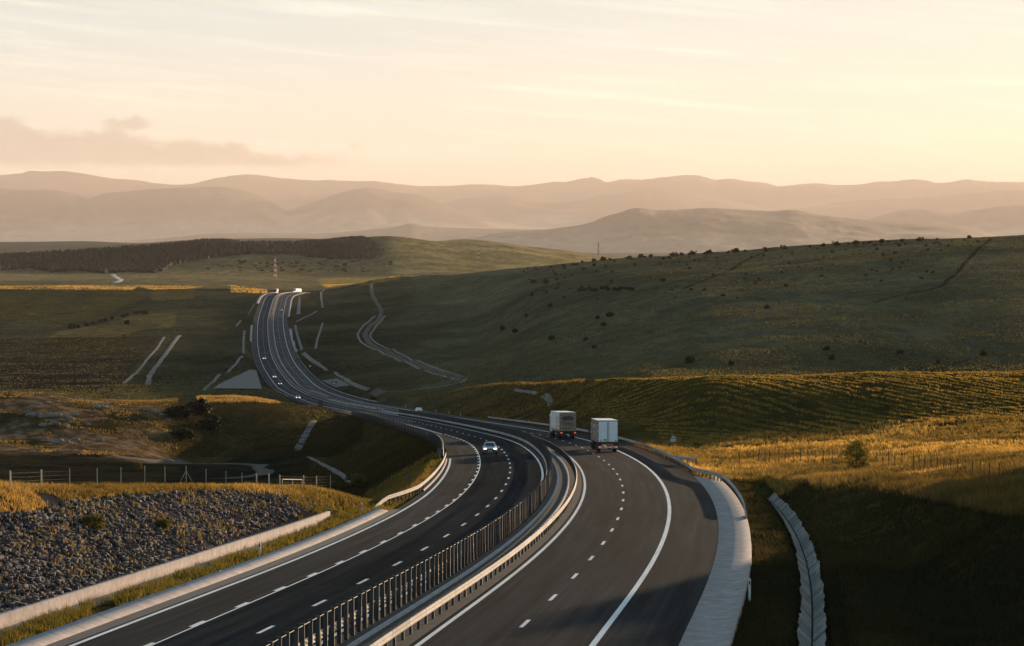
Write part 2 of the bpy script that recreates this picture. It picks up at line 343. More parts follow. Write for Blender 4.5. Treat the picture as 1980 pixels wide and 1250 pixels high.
def ter0(X, Y):
    X = np.asarray(X, float); Y = np.asarray(Y, float)
    u = CX + FPX * X / np.maximum(Y, 1); a = np.clip((u - TQX[0]) / 25.0, 0, len(TQX) - 1.001)
    i = a.astype(int); fa = a - i; ly = np.log(np.maximum(Y, 24.01)); p = np.zeros(X.shape)
    for k in range(4):
        l0 = TLA[i, k]*(1-fa) + TLA[i+1, k]*fa; l1 = TLA[i, k+1]*(1-fa) + TLA[i+1, k+1]*fa
        p = np.where(ly >= l0, k + (ly - l0) / (l1 - l0), p)
    b = np.clip(p / 4 * (PN - 1), 0, PN - 1.001); j = b.astype(int); fb = b - j
    z = (TQ[i, j]*(1-fa) + TQ[i+1, j]*fa)*(1-fb) + (TQ[i, j+1]*(1-fa) + TQ[i+1, j+1]*fa)*fb
    # a rise added out of view on the right, shaped to shade the road
    pe = X * .866 - Y * .5; al = X * .5 + Y * .866
    z = z + (SHADE_RISE + 9.0 * fbm(X / 14, Y / 14, 4, 88)) * np.exp(-(np.minimum(pe + 47, 0) / 14.0) ** 2) * (1 - smoothstep(pe, 10, 60)) * smoothstep(al, 205, 250) * (1 - smoothstep(al, 290, 380))
    z = z - 7.5 * np.exp(-((X + 74) / 13.0) ** 2 - ((Y - 595) / 55.0) ** 2)
    return z + CAMZ
def und(X, Y):
    """undulation of open ground"""
    Y = np.asarray(Y, float)
    big = fbm(X/140, Y/140, 4, 3) * 3.2 * smoothstep(Y, 480, 1100)
    mid = fbm(X/22, Y/22, 3, 5) * .55 * smoothstep(Y, 160, 420) * (1 - .75*smoothstep(Y, 2500, 6000))
    sm = fbm(X/3.2, Y/3.2, 3, 8) * .38 * (1 - smoothstep(Y, 500, 900))
    vf = fbm(X/900, Y/900, 5, 21) * 30 * smoothstep(Y, 6200, 9000)
    return big + mid + sm + vf
def ter(X, Y, full=False):
    X = np.asarray(X, float); Y = np.asarray(Y, float); shp = X.shape
    X = X.ravel(); Y = Y.ravel()
    z = ter0(X, Y); s = np.full(X.shape, 9999.0); d = np.full(X.shape, 9999.0)
    near = (Y < 2500) & (X > -420) & (X < 170)
    if near.any(): s[near], d[near] = station(X[near], Y[near])
    ad = np.abs(d); u = und(X, Y)
    # rocky quarry knoll and ditch banks are rougher
    zr = np.interp(s, SG, _z); er = np.interp(s, SG, _e) * .01
    onr = near & (ad < 75) & (s > SG[0]) & (s < 2436)
    # corridor half widths on either side
    wR = np.where(s < 152, 19.6, np.where(s < 175, 19.6 - (s - 152) / 23 * 5.4, 14.2))
    wL = np.where(s < 108, 17.25 - .6 * smoothstep(s, 60, 104), np.where(s < 120, 16.4 - (s - 108) / 12 * 2, 14.4))
    w = np.where(d > 0, wR, wL); base = zr + er * np.clip(d, -14, 14)
    rbl = (d < 0) & (s < 108); up = np.where((d < 0) & (s < 118), .46, .62); dn = np.where((d < 0) & (s < 118), .3, .58)
    ex = np.maximum(ad - w, 0)
    zc = np.clip(z + u * np.clip(ex / 4, .15, 1), base - dn * ex - .25, base + up * ex - .05 + np.where(rbl, .45, 0))
    # section inside the corridor
    sec = np.full(X.shape, -.22)
    v = (d > 14.5) & (s < 175)
    dep = smoothstep(s, 165, 120)
    sec = np.where(v, -.25 - .1 * dep - dep * .72 * np.clip(1 - np.abs(d - 18) / 1.15, 0, 1), sec)
    sec = np.where((d < -14.1) & (s < 118), -.02 - .16 * np.clip((-d - 15.6) / .6, 0, 1), sec)
    sec = np.where((d < -13.2) & (s >= 118), -.30, sec)
    sec = np.where((d > 12.8) & (s >= 165), -.12, sec)
    inn = base + sec + np.where(ad > 14.6, sm_small(X, Y), 0)
    z2 = np.where(onr, np.where(ex > 0, zc, inn), z + u)
    fade = smoothstep(ad, 55, 75)
    z2 = np.where(onr, z2 * (1 - fade) + (z + u) * fade, z2)
    if full: return z2, s, d
    return z2.reshape(shp)
def sm_small(X, Y): return fbm(X/1.6, Y/1.6, 2, 31) * .16
ct, st_ = math.cos(PITCH), math.sin(PITCH)
def pray(px, py):
    cx = (px - CX) / FPX; c = -(py - CY) / FPX; d = np.array([cx, ct + c * st_, -st_ + c * ct]); return d / d[1]
def topix(P):
    P = np.asarray(P, float); dz = P[..., 2] - CAMZ; dep = P[..., 1] * ct - dz * st_; u = P[..., 1] * st_ + dz * ct
    return CX + FPX * P[..., 0] / dep, CY - FPX * u / dep
_GY = np.exp(np.linspace(math.log(70), math.log(40000), 3500))
def gp(px, py, ymin=70, ymax=40000):
    """the point of the ground seen at a photo position"""
    r = pray(px, py); Y = _GY[(_GY >= ymin) & (_GY <= ymax)]
    f = ter(r[0] * Y, Y) - (CAMZ + r[2] * Y); k = np.where((f[:-1] < 0) & (f[1:] >= 0))[0]
    if len(k) == 0: k = [int(np.argmin(np.abs(f[:-1])))]
    k = k[0]; a, b = f[k], f[k + 1]; t = 0 if b == a else np.clip(-a / (b - a), 0, 1); y = Y[k] + t * (Y[k+1] - Y[k])
    return np.array([r[0] * y, y, float(ter(np.array([r[0] * y]), np.array([y]))[0])])
def inpoly(px, py, poly):
    poly = np.asarray(poly, float); c = np.zeros(np.shape(px), bool); j = len(poly) - 1
    for i in range(len(poly)):
        xi, yi = poly[i]; xj, yj = poly[j]
        if yi != yj: c ^= ((yi > py) != (yj > py)) & (px < (xj - xi) * (py - yi) / (yj - yi) + xi)
        j = i
    return c
# ------------------------------------------------------------------ ground sheet
def zp(pts, ox, oy, sc): return [(ox + x / sc, oy + y / sc) for x, y in pts]
us = np.concatenate([np.arange(-.62, -.26, .01), np.arange(-.26, -.215, .003), np.arange(-.215, .2155, .0011), np.arange(.218, .27, .003), np.arange(.275, 1.25, .012)])
ys = np.concatenate([np.linspace(24, 78, 24)[:-1], np.exp(np.arange(math.log(78), math.log(2700), .0052)), np.exp(np.arange(math.log(2715), math.log(7000), .010)), np.exp(np.linspace(math.log(7050), math.log(95000), 60))])
GU, GYY = np.meshgrid(us, ys); GX = GU * GYY
GZ, GS, GD = ter(GX, GYY, True)
gx, gy, gz_ = GX.ravel(), GYY.ravel(), GZ
px, py = topix(np.stack([gx, gy, gz_], -1))
n1 = fbm(gx/60, gy/90, 4, 41) + .5; n2 = fbm(gx/9, gy/14, 4, 47) + .5; n3 = fbm(gx/2.2, gy/2.6, 3, 53) + .5; n4 = fbm(gx/400, gy/700, 4, 61) + .5
def lerp(a, b, t): return np.asarray(a) * (1 - t)[:, None] + np.asarray(b) * t[:, None]
sh = lambda x, a, b: smoothstep(x, a, b)
green, dry, gold = (.050, .050, .021), (.105, .078, .032), (.23, .155, .055)
cov = lerp(green, dry, np.clip(sh(n1, .35, .65) * .5 + sh(n2, .35, .7) * .5, 0, 1))
def put(mask, c, soft=None):
    global cov
    m = mask.astype(float) if soft is None else mask * soft
    cov = cov * (1 - m)[:, None] + np.asarray(c) * m[:, None]
right = px > 990 - 230 + 0 * px
# valley and hill country beyond the near ridge
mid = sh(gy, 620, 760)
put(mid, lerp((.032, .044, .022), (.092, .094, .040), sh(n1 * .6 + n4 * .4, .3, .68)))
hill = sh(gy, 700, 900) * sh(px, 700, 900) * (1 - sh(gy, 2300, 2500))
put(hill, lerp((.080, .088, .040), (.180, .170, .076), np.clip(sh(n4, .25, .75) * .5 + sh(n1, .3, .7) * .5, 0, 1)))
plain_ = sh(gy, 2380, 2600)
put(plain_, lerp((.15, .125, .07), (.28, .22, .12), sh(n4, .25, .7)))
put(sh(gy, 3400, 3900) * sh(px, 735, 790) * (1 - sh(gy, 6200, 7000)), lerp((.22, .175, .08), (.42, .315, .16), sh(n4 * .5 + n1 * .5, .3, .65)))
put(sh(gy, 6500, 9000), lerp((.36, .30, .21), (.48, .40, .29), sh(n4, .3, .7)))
# strip fields on the left, each its own crop
Yv = (gy > 820) & (gy < 2600)
stripe = np.sin(py * 2.1 + n1 * 7) * .5 + .5
P1 = zp([(200,495),(320,435),(700,370),(1000,300),(1260,275),(1285,300),(1275,395),(960,430),(880,480)], 40, 540, 4.304)
P2 = zp([(-200,88),(920,92),(1020,100),(1060,150),(880,215),(640,350),(-200,350)], 40, 540, 4.304)
P3 = zp([(1100,95),(1500,62),(1440,100),(1440,160),(1090,180)], 40, 540, 4.304)
P4 = zp([(-200,500),(830,480),(1180,470),(1000,640),(860,700),(-200,720)], 40, 540, 4.304)
P5 = zp([(-200,720),(1000,640),(900,860),(700,960),(-200,900)], 40, 540, 4.304)
P6 = zp([(960,55),(1530,60),(1440,78),(1100,92),(1000,66)], 40, 540, 4.304)
P7 = zp([(-200,40),(960,60),(930,94),(-200,84)], 40, 540, 4.304)
P8 = zp([(1740,50),(2050,90),(2050,120),(1760,112)], 40, 540, 4.304)
P9 = zp([(490,270),(560,240),(780,214),(1000,214),(1190,236),(560,335)], 500, 480, 4.304)
put(inpoly(px, py, P2) & Yv, lerp((.085, .078, .038), (.115, .098, .046), stripe))
put(inpoly(px, py, P1) & Yv, lerp((.15, .125, .060), (.19, .15, .072), stripe))
put(inpoly(px, py, P3) & Yv, lerp((.13, .11, .05), (.16, .13, .06), stripe))
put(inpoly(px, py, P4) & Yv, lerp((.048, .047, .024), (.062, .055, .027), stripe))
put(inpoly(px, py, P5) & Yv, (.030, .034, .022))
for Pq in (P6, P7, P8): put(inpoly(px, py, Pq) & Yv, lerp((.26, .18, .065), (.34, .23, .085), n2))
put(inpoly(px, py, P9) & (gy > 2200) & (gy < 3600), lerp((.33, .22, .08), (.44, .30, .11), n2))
put((px < 600) & (gy > 330) & (gy < 575) & (GD < -24), lerp((.016, .021, .013), (.036, .036, .018), sh(n2, .3, .7)))  # valley floor: shade of the embankment painted as dark green
# sown field on the right: rows of young crop over brown soil
FA = R(-25)                                             # run of the drill rows on the ground
rowc = gx * math.cos(FA) - gy * math.sin(FA)
fld = (px > 1085) & (gy > 285) & (gy < 520) & (GD > 17) & (GS > 175)
fsoft = sh(GD, 17, 24) * sh(px, 1090, 1150)
fcol = lerp((.060, .058, .018), (.115, .088, .030), np.clip(sh(n2, .3, .7) * .6 + sh(n1, .3, .7) * .4, 0, 1))
put(fld, fcol, fsoft)
# quarry knoll: stony dry ground
kn = (px < 360) & (gy > 470) & (gy < 760)
ksoft = sh(fbm(gx/14, gy/20, 4, 77) + .5, .36, .56) * sh(-px, -350, -280) * sh(gy, 500, 560)
put(kn, lerp((.13, .085, .055), (.27, .20, .14), sh(n3, .3, .7)), np.clip(ksoft * 1.1, 0, .95))
# rubble slope, grass shoulders
rub = (GD < -17.0) & (GS < 108) & (GS > -70)
put(rub, lerp((.035, .036, .038), (.07, .066, .062), n3))
vl = (GD < -13.5) & (GD > -17.2) & (GS < 118)
put(vl, lerp((.055, .060, .018), (.10, .085, .028), n3))
gold_near = (gy < 420) & (~rub)
put(gold_near & ((GD > 13) | (GD < -14)), lerp((.052, .050, .018), (.12, .088, .032), np.clip(n2 * .7 + n3 * .5 - .1, 0, 1)), np.full(gx.shape, .8))
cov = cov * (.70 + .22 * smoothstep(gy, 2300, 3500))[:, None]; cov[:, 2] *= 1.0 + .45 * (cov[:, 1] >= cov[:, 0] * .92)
cov *= (.78 + .44 * n3)[:, None]
nr, nc = GU.shape
idx = (np.arange(nr - 1)[:, None] * nc + np.arange(nc - 1)[None]).ravel()
faces = np.stack([idx, idx + 1, idx + nc + 1, idx + nc], -1)
t = NT('ground'); c = t.coord()
at = t.n('ShaderNodeAttribute'); at.attribute_name = 'cover'
f1 = t.noise(c, .9, 6, .65); f2 = t.noise(t.mapping(c, (.11, .05, .11)), 1.0, 6, .65)
cc = t.mul(at.outputs['Color'], t.ramp(f1, [(.25, (.42, .43, .45)), (.75, (1.65, 1.58, 1.42))]))
f3 = t.noise(t.mapping(c, (.03, .011, .03)), 1.0, 6, .62); cc = t.mul(cc, t.ramp(f3, [(.3, (.68, .70, .72)), (.7, (1.35, 1.3, 1.2))]))
cc = t.mul(cc, t.ramp(f2, [(.25, (.58, .62, .66)), (.75, (1.5, 1.44, 1.3))]))
t.set(cc, 1.0, 0, 0.0)
hb = t.math('ADD', t.math('MULTIPLY', t.noise(c, .45, 8, .7), 1.0), t.math('MULTIPLY', f2, 1.6))
t.bump(hb, .9, 1.5)
M_ground = t.m
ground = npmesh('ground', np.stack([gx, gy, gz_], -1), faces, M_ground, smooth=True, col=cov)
tag(ground, 'rolling dry grassland, fields and valley floor around the motorway', kind='structure')
del GX, GU, GYY
# ------------------------------------------------------------------ road surface
def ribbon(name, s0, s1, d0, d1, h, mat, step=3.0, nd=1, parent=None, hf=None):
    n = max(2, int((s1 - s0) / step) + 1); ss = np.linspace(s0, s1, n); dd = np.linspace(0, 1, nd + 1)
    V = []; UV = []
    for q in dd:
        a = (d0(ss) if callable(d0) else np.full(n, d0)) * (1 - q) + (d1(ss) if callable(d1) else np.full(n, d1)) * q
        V.append(road(ss, a, h if hf is None else hf(ss, a))); UV.append(np.stack([a, ss], -1))
    V = np.stack(V, 1).reshape(-1, 3); UV = np.stack(UV, 1).reshape(-1, 2); k = nd + 1
    i = (np.arange(n - 1)[:, None] * k + np.arange(nd)[None]).ravel()
    return npmesh(name, V, np.stack([i, i + 1, i + k + 1, i + k], -1), mat, parent, True, UV)
def asphalt(name, shoulder, tint=(1, 1, 1), spec=.017):
    t = NT(name); uv = t.coord('UV'); sp = t.n('ShaderNodeSeparateXYZ'); t.l(uv, sp.inputs[0])
    fine = t.noise(t.coord(), 6.0, 5, .7)
    streak = t.noise(t.mapping(uv, (1.6, .035, 1)), 1.0, 6, .62)
    patch = t.noise(t.mapping(uv, (.12, .03, 1)), 1.0, 5, .6)
    base = t.ramp(fine, [(.3, (.0112, .0142, .0170)), (.7, (.027, .0305, .034))])
    base = t.mul(base, t.ramp(streak, [(.32, (.50, .51, .53)), (.68, (1.75, 1.66, 1.56))]))
    base = t.mul(base, t.ramp(patch, [(.3, (.8, .8, .82)), (.7, (1.22, 1.2, 1.18))]))
    # repaired patches and a seam along the middle of the lanes
    fl = t.n('ShaderNodeVectorMath', operation='FLOOR'); t.l(t.mapping(uv, (.27, .045, 1)), fl.inputs[0]); wn_ = t.n('ShaderNodeTexWhiteNoise', noise_dimensions='3D'); t.l(fl.outputs[0], wn_.inputs['Vector'])
    base = t.mul(base, t.ramp(wn_.outputs['Value'], [(.0, (.70, .71, .73)), (.10, (.72, .73, .75)), (.11, (1, 1, 1)), (.93, (1, 1, 1)), (.94, (1.18, 1.16, 1.13))]))
    for q in ((5.72, 9.42, 2.4) if not shoulder else (-9.3, -12.3)):
        sm_ = t.math('LESS_THAN', t.math('ABSOLUTE', t.math('SUBTRACT', t.math('ABSOLUTE', sp.outputs['X']), abs(q))), .025); base = t.mix(t.math('MULTIPLY', sm_, .7), base, (.008, .009, .010))
    # worn wheel paths: pale streaks along the lanes
    w = t.math('COSINE', t.math('MULTIPLY', sp.outputs['X'], 2 * math.pi / 1.8))
    w = t.math('MULTIPLY_ADD', w, .5) if False else t.math('ADD', t.math('MULTIPLY', w, .5), .5)
    wear = t.math('MULTIPLY', t.math('POWER', w, 2.0), t.noise(t.mapping(uv, (.9, .02, 1)), 1.0, 4, .6))
    base = t.mix(t.math('MULTIPLY', wear, .9 if shoulder else .22), base, t.mul(base, (1.7, 1.62, 1.52)))
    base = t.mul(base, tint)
    far_sheen = t.n('ShaderNodeMapRange', interpolation_type='SMOOTHSTEP'); t.l(sp.outputs['Y'], far_sheen.inputs[0]); far_sheen.inputs[1].default_value = 230; far_sheen.inputs[2].default_value = 620  # far asphalt paler: sheen at grazing view put into the colour
    base = t.mix(far_sheen.outputs[0], base, t.mul(base, (2.6, 2.55, 2.5)) if not shoulder else t.mul(base, (1.9, 1.9, 1.9)))
    rr = t.n('ShaderNodeMapRange'); t.l(streak, rr.inputs[0]); rr.inputs[3].default_value = .95; rr.inputs[4].default_value = .8
    t.set(base, rr.outputs[0], 0, spec); t.bump(t.noise(t.coord(), 22.0, 4, .7), .35, .012)
    return t.m
M_asph = asphalt('asphalt', False); M_asphL = asphalt('worn_asphalt', True); M_asphD = asphalt('shaded_asphalt', False, (.70, .82, .88), .004)  # left lanes: shade of the median fence put into a darker, bluer colour
def road_obj(o, kind='structure'): return tag(o, kind=kind)
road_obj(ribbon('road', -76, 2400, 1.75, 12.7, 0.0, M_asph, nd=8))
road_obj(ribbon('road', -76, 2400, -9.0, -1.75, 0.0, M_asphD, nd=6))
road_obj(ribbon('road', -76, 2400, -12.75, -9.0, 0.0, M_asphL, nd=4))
t = NT('median_soil'); c = t.coord()
t.set(t.ramp(t.noise(c, 2.2, 7, .7), [(.3, (.05, .043, .038)), (.7, (.115, .10, .088))]), .95, 0, .1); t.bump(t.noise(c, 14, 4), .5, .03); M_med = t.m
road_obj(ribbon('median_ground', -76, 2400, -1.75, 1.75, .035, M_med, nd=2))
# painted lines
def paint(name, v=.82):
    t = NT(name); uv = t.coord('UV'); c = t.coord()
    n = t.noise(c, 9, 5, .75); n2_ = t.noise(t.mapping(uv, (1, .08, 1)), 2.0, 4)
    base = t.ramp(n, [(.30, (v * .22, v * .22, v * .22)), (.40, (v * .75, v * .75, v * .73)), (.55, (v, v, v * .97)), (.8, (v * 1.1, v * 1.1, v * 1.08))])
    t.set(t.mul(base, t.ramp(n2_, [(.3, (.8, .8, .8)), (.6, (1.05, 1.05, 1.05))])), .6); return t.m
M_line = paint('line_paint')
def multi(name, items, mat, h=.012):
    V = []; UV = []; F = []; b = 0
    for s0, s1, d0, d1 in items:
        n = max(2, int((s1 - s0) / 2.5) + 1); ss = np.linspace(s0, s1, n)
        for q in (d0, d1): V.append(road(ss, np.full(n, q), h)); UV.append(np.stack([np.full(n, q), ss], -1))
        i = np.arange(n - 1); F.append(np.stack([b + i, b + n + i, b + n + i + 1, b + i + 1], -1)); b += 2 * n
    return npmesh(name, np.concatenate(V), np.concatenate(F), mat, None, True, np.concatenate(UV))
dash = lambda a, p, s0, s1, ln, d, w: [(q - ln / 2, q + ln / 2, d - w / 2, d + w / 2) for q in np.arange(a + math.ceil((s0 - a) / p) * p, s1, p)]
lines = [(-76, 2390, 9.0, 9.27), (-76, 2390, 1.93, 2.15), (-76, 2390, -2.15, -1.93)]
lines += dash(27.3, 11.44, -70, 2380, 3.0, 5.45, .19) + dash(23.9, 11.44, -70, 2380, 3.0, -5.42, .19)
lines += [(-76, 330, -8.83, -8.72)] + dash(42.5, 8.35, -70, 330, 2.4, -8.92, .24)
lines += [(330, 2390, -9.28, -9.06)]
road_obj(multi('road_marking', lines, M_line))
ln2 = [(-76, 135, -12.10, -11.86)]
road_obj(multi('road_marking', ln2, M_line))
road_obj(ribbon('road_marking', 135, 212, lambda s: -12.10 - .0045 * (s - 135), lambda s: -11.86 - .0045 * (s - 135), .012, M_line))
# ------------------------------------------------------------------ concrete along the edges
def concrete(name, v=.34, warm=1.0, seam=None, stain=.5):
    t = NT(name); c = t.coord(); uv = t.coord('UV')
    n = t.noise(c, 1.3, 8, .7); m = t.noise(c, 7, 5, .7)
    base = t.ramp(n, [(.25, (v * (1 - stain), v * (1 - stain) * .98, v * (1 - stain) * .93)), (.7, (v * 1.08, v * 1.06 * warm, v * 1.02 * warm))])
    base = t.mul(base, t.ramp(m, [(.3, (.82, .82, .82)), (.7, (1.12, 1.12, 1.12))]))
    if seam:
        sp = t.n('ShaderNodeSeparateXYZ'); t.l(uv, sp.inputs[0])
        fr = t.math('FRACT', t.math('DIVIDE', sp.outputs['Y'], seam)); a = t.math('ABSOLUTE', t.math('SUBTRACT', fr, .5))
        j = t.math('GREATER_THAN', a, .5 - .035 / seam)
        base = t.mix(t.math('MULTIPLY', j, .6), base, (v * .3, v * .3, v * .28))
    t.set(base, .85, 0, .3); t.bump(t.math('ADD', t.noise(c, 18, 4, .7), t.math('MULTIPLY', n, 2)), .4, .02); return t.m
M_slab = concrete('gutter_concrete', .40, .88, 3.3, .6); M_kerb = concrete('kerb_concrete', .50, .84, 1.6, .55); M_conc = concrete('ditch_concrete', .27, .97, .6, .5)
M_wallc = concrete('wall_concrete', .44, .84, 2.0, .65)
def sweep(name, s0, s1, prof_, mat, step=3.0, parent=None, closed=True, smooth=False, dfun=None, tap=0.0):
    """sweep a section [(offset, height)...] along the road"""
    n = max(2, int((s1 - s0) / step) + 1); ss = np.linspace(s0, s1, n); k = len(prof_); V = []; UV = []; acc = 0
    for q, (a, hgt) in enumerate(prof_):
        dd = np.full(n, a) + (dfun(ss) if dfun is not None else 0)
        hh = hgt if not callable(hgt) else hgt(ss)
        V.append(road(ss, dd, hh)); UV.append(np.stack([np.full(n, q * .3), ss], -1))
    V = np.stack(V, 1).reshape(-1, 3); UV = np.stack(UV, 1).reshape(-1, 2)
    kk = k if closed else k - 1
    i = np.arange(n - 1)[:, None]; j = np.arange(kk)[None]; j2 = (j + 1) % k
    F = np.stack([i * k + j, i * k + j2, (i + 1) * k + j2, (i + 1) * k + j], -1).reshape(-1, 4)
    o = npmesh(name, V, F, mat, parent, smooth, UV)
    return o
tag(sweep('concrete_gutter', -76, 156, [(12.62, .012), (14.1, -.02), (14.68, .10), (14.72, -.3), (12.62, -.3)], M_slab), 'broad pale concrete gutter edging the right carriageway bend', 'gutter')
tag(sweep('edge_slab', -76, 112, [(-13.92, .28), (-13.08, .01), (-13.06, -.3), (-13.92, -.3)][::-1], M_kerb), 'warm pale concrete slab strip beside the grass verge on the left', 'edge slab')
tag(sweep('median_channel', -76, 640, [(-.62, .05), (-.62, .15), (-.44, .15), (-.40, -.02), (.36, -.02), (.40, .15), (.58, .15), (.58, .05)], M_kerb, closed=False), 'grey concrete drainage channel with pale kerbs in the median', 'drain channel')
tag(sweep('kerb', 142, 210, [(-12.86, .0), (-12.86, .12), (-12.70, .12), (-12.66, .0)], M_kerb, closed=False), 'short pale kerb under the left guardrail bend', 'kerb')
# retaining wall at the foot of the rubble slope, with a gravel ditch before it
wall_top = lambda s: np.where(s < 20, .78, .78) + 0 * s
wl = tag(sweep('retaining_wall', -70, 103, [(-17.10, -.45), (-17.10, .50), (-17.45, .54), (-17.45, -.5)], M_wallc, 1.5, dfun=lambda s: .6 * smoothstep(s, 60, 104) + .0 * s), 'low sunlit concrete wall at the foot of the dark rubble slope', 'wall')
cap = MB(); 
for s_, d_ in ((103.0, -16.45),):
    p = road(s_, d_ - .2, .1); cap.box(p, (.4, .04, 1.1), rz=heading(s_))
tag(cap.build('wall_end', M_wallc, wl))
t = NT('grit'); c = t.coord(); t.set(t.ramp(t.noise(c, 5, 6, .7), [(.3, (.09, .085, .08)), (.7, (.2, .185, .165))]), .95); t.bump(t.noise(c, 20, 4), .6, .03); M_grit = t.m
road_obj(ribbon('ditch_bottom', -72, 112, -17.1, -15.7, 0, M_grit, hf=lambda s, a: -.12 + .05 * (np.abs(a + 16.4) / .7) ** 2, nd=4))
road_obj(ribbon('shoulder_grit', -76, 114, -13.1, -12.28, .006, concrete('grit_edge', .10, .97, None, .4), nd=2))
# V shaped concrete ditch to the right
def vd(s): return 18.0 + .35 * np.sin(s / 23.0) + .15 * np.sin(s / 7.0)
jag = lambda s, k: .55 * fbm(s / 3.1, s * 0 + 7.0 * k, 3, 90) + .3 * fbm(s / .9, s * 0 + 3.0 * k, 2, 91)
t = NT('old_ditch_concrete'); c = t.coord(); uv = t.coord('UV'); sp = t.n('ShaderNodeSeparateXYZ'); t.l(uv, sp.inputs[0])
side = t.math('GREATER_THAN', sp.outputs['X'], 18.0); slab_ = t.math('FLOOR', t.math('DIVIDE', t.math('ADD', sp.outputs['Y'], t.math('MULTIPLY', side, .4)), 1.15)); wv_ = t.n('ShaderNodeTexWhiteNoise', noise_dimensions='1D'); t.l(t.math('ADD', slab_, t.math('MULTIPLY', side, 500.0)), wv_.inputs['W'])
base = t.mul(t.ramp(t.noise(c, 3.0, 8, .72), [(.28, (.10, .09, .078)), (.5, (.27, .25, .22)), (.75, (.36, .335, .30))]), t.ramp(wv_.outputs['Value'], [(0, (.55, .55, .55)), (1, (1.2, 1.2, 1.2))]))
base = t.mix(t.math('MULTIPLY', t.math('LESS_THAN', t.math('FRACT', t.math('DIVIDE', t.math('ADD', sp.outputs['Y'], t.math('MULTIPLY', side, .4)), 1.15)), .09), .9), base, (.02, .022, .016))
base = t.mix(t.math('LESS_THAN', t.math('ABSOLUTE', t.math('SUBTRACT', sp.outputs['X'], 18.0)), .05), base, (.012, .013, .010))
t.set(base, .95, 0, .1); t.bump(t.noise(c, 8, 5, .7), .6, .05); M_vd = t.m
ob = ribbon('ditch_concrete', -70, 132, lambda s: 17.42 + .35 * jag(s, 0), lambda s: 18.58 + .35 * jag(s, 2), 0, M_vd, step=.6, nd=8, hf=lambda s, a: -.86 + .56 * np.abs(a - 18.0) / .6 + .07 * fbm(s / 1.4, s * 0 + np.sign(a - 18) * 3, 2, 44))
tag(ob, 'pale V shaped concrete drainage ditch running down between dark grass banks', 'drainage ditch')
# ------------------------------------------------------------------ guardrails
t = NT('galvanised_steel'); c = t.coord(); uvn = t.n('ShaderNodeSeparateXYZ'); t.l(t.coord('UV'), uvn.inputs[0]); sg_ = t.math('DIVIDE', uvn.outputs['Y'], 4.3); wt_ = t.n('ShaderNodeTexWhiteNoise', noise_dimensions='1D'); t.l(t.math('FLOOR', sg_), wt_.inputs['W']); lap = t.math('LESS_THAN', t.math('FRACT', sg_), .02)
t.set(t.mix(lap, t.mul(t.ramp(t.noise(c, 2.5, 6, .7), [(.3, (.27, .26, .25)), (.7, (.50, .47, .44))]), t.ramp(wt_.outputs['Value'], [(0, (.78, .77, .76)), (1, (1.15, 1.15, 1.15))])), (.10, .09, .085)), .8, 0.0, .2); M_steel = t.m
t = NT('weathered_steel'); c = t.coord()
t.set(t.ramp(t.noise(c, 2.5, 6, .7), [(.3, (.028, .028, .03)), (.7, (.06, .058, .058))]), .6, .1, .4); M_post = t.m
WB = [(0, .44), (.035, .47), (.075, .53), (.035, .585), (.0, .615), (.035, .645), (.075, .70), (.035, .76), (0, .79)]
def post_mesh(name, h, w=.12, t_=.06, mat=None):
    m = MB(); m.box((0, 0, h / 2 - .2), (w, t_, h + .4)); o = m.build(name, mat or M_post); me = o.data; bpy.data.objects.remove(o); return me
PM_RAIL = post_mesh('post', .74); 
def posts_along(root, me, ss, dfn, name='post', h=0.0, limit=100, rz=0.0, zoff=None):
    ss = list(ss)
    for q in ss[:limit]:
        o = bpy.data.objects.new(name, me); COL.objects.link(o); o.parent = root
        P = road(q, dfn(q), h + random.uniform(-.02, .015)); o.location = P; o.rotation_euler = (random.gauss(0, .012), random.gauss(0, .014), heading(q) + rz + random.gauss(0, .05))
    rest = ss[limit:]
    if rest:
        src = np.array([v.co[:] for v in me.vertices]); fc = [tuple(p.vertices) for p in me.polygons]; m = MB()
        for q in rest:
            P = road(q, dfn(q), h); a = heading(q) + rz; ca, sa = math.cos(a), math.sin(a)
            m.add([(P[0] + v[0]*ca - v[1]*sa, P[1] + v[0]*sa + v[1]*ca, P[2] + v[2]) for v in src], fc)
        o = m.build(name, me.materials[0] if me.materials else None, root); tag(o, kind='stuff')
def guardrail(label, s0, s1, dfn, side, spacing=2.0, drop0=0.0, drop1=0.0, far_step=3.0, back=False, limit=100, plen=6.0):
    """side +1: the corrugated face looks towards +d (right)"""
    root = tag(empty('guardrail'), label, 'guardrail')
    dv = np.vectorize(dfn)
    def hh(a):
        def f(s):
            k = np.ones_like(s)
            if drop0: k = np.minimum(k, np.clip((s - s0) / drop0, .02, 1))
            if drop1: k = np.minimum(k, np.clip((s1 - s) / drop1, .02, 1))
            return a - .72 * (1 - k) ** 1.2
        return f
    pr = [(side * (.09 + x), hh(z)) for x, z in WB]
    pr += [(side * (.085 + max(0, x - .004)), hh(z)) for x, z in WB[::-1]]
    sweep('rail', s0, s1, pr if side < 0 else pr[::-1], M_steel, far_step, root, smooth=False, dfun=dv)
    if back:
        pr2 = [(-side * (.09 + x), hh(z)) for x, z in WB] + [(-side * (.085 + max(0, x - .004)), hh(z)) for x, z in WB[::-1]]
        sweep('rail', s0, s1, pr2 if side > 0 else pr2[::-1], M_steel, far_step, root, smooth=False, dfun=dv)
    a = s0 + (drop0 * .7 if drop0 else .5); b = s1 - (drop1 * .7 if drop1 else .3)
    posts_along(root, PM_RAIL, np.arange(a, b, spacing), dfn, limit=limit)
    return root
guardrail('sunlit steel guardrail in front of the median channel, facing the right carriageway', -60, 560, lambda s: 1.16, 1, 2.0)
guardrail('steel guardrail behind the dark slats, facing the left carriageway', -60, 560, lambda s: -1.52, -1, 2.0)
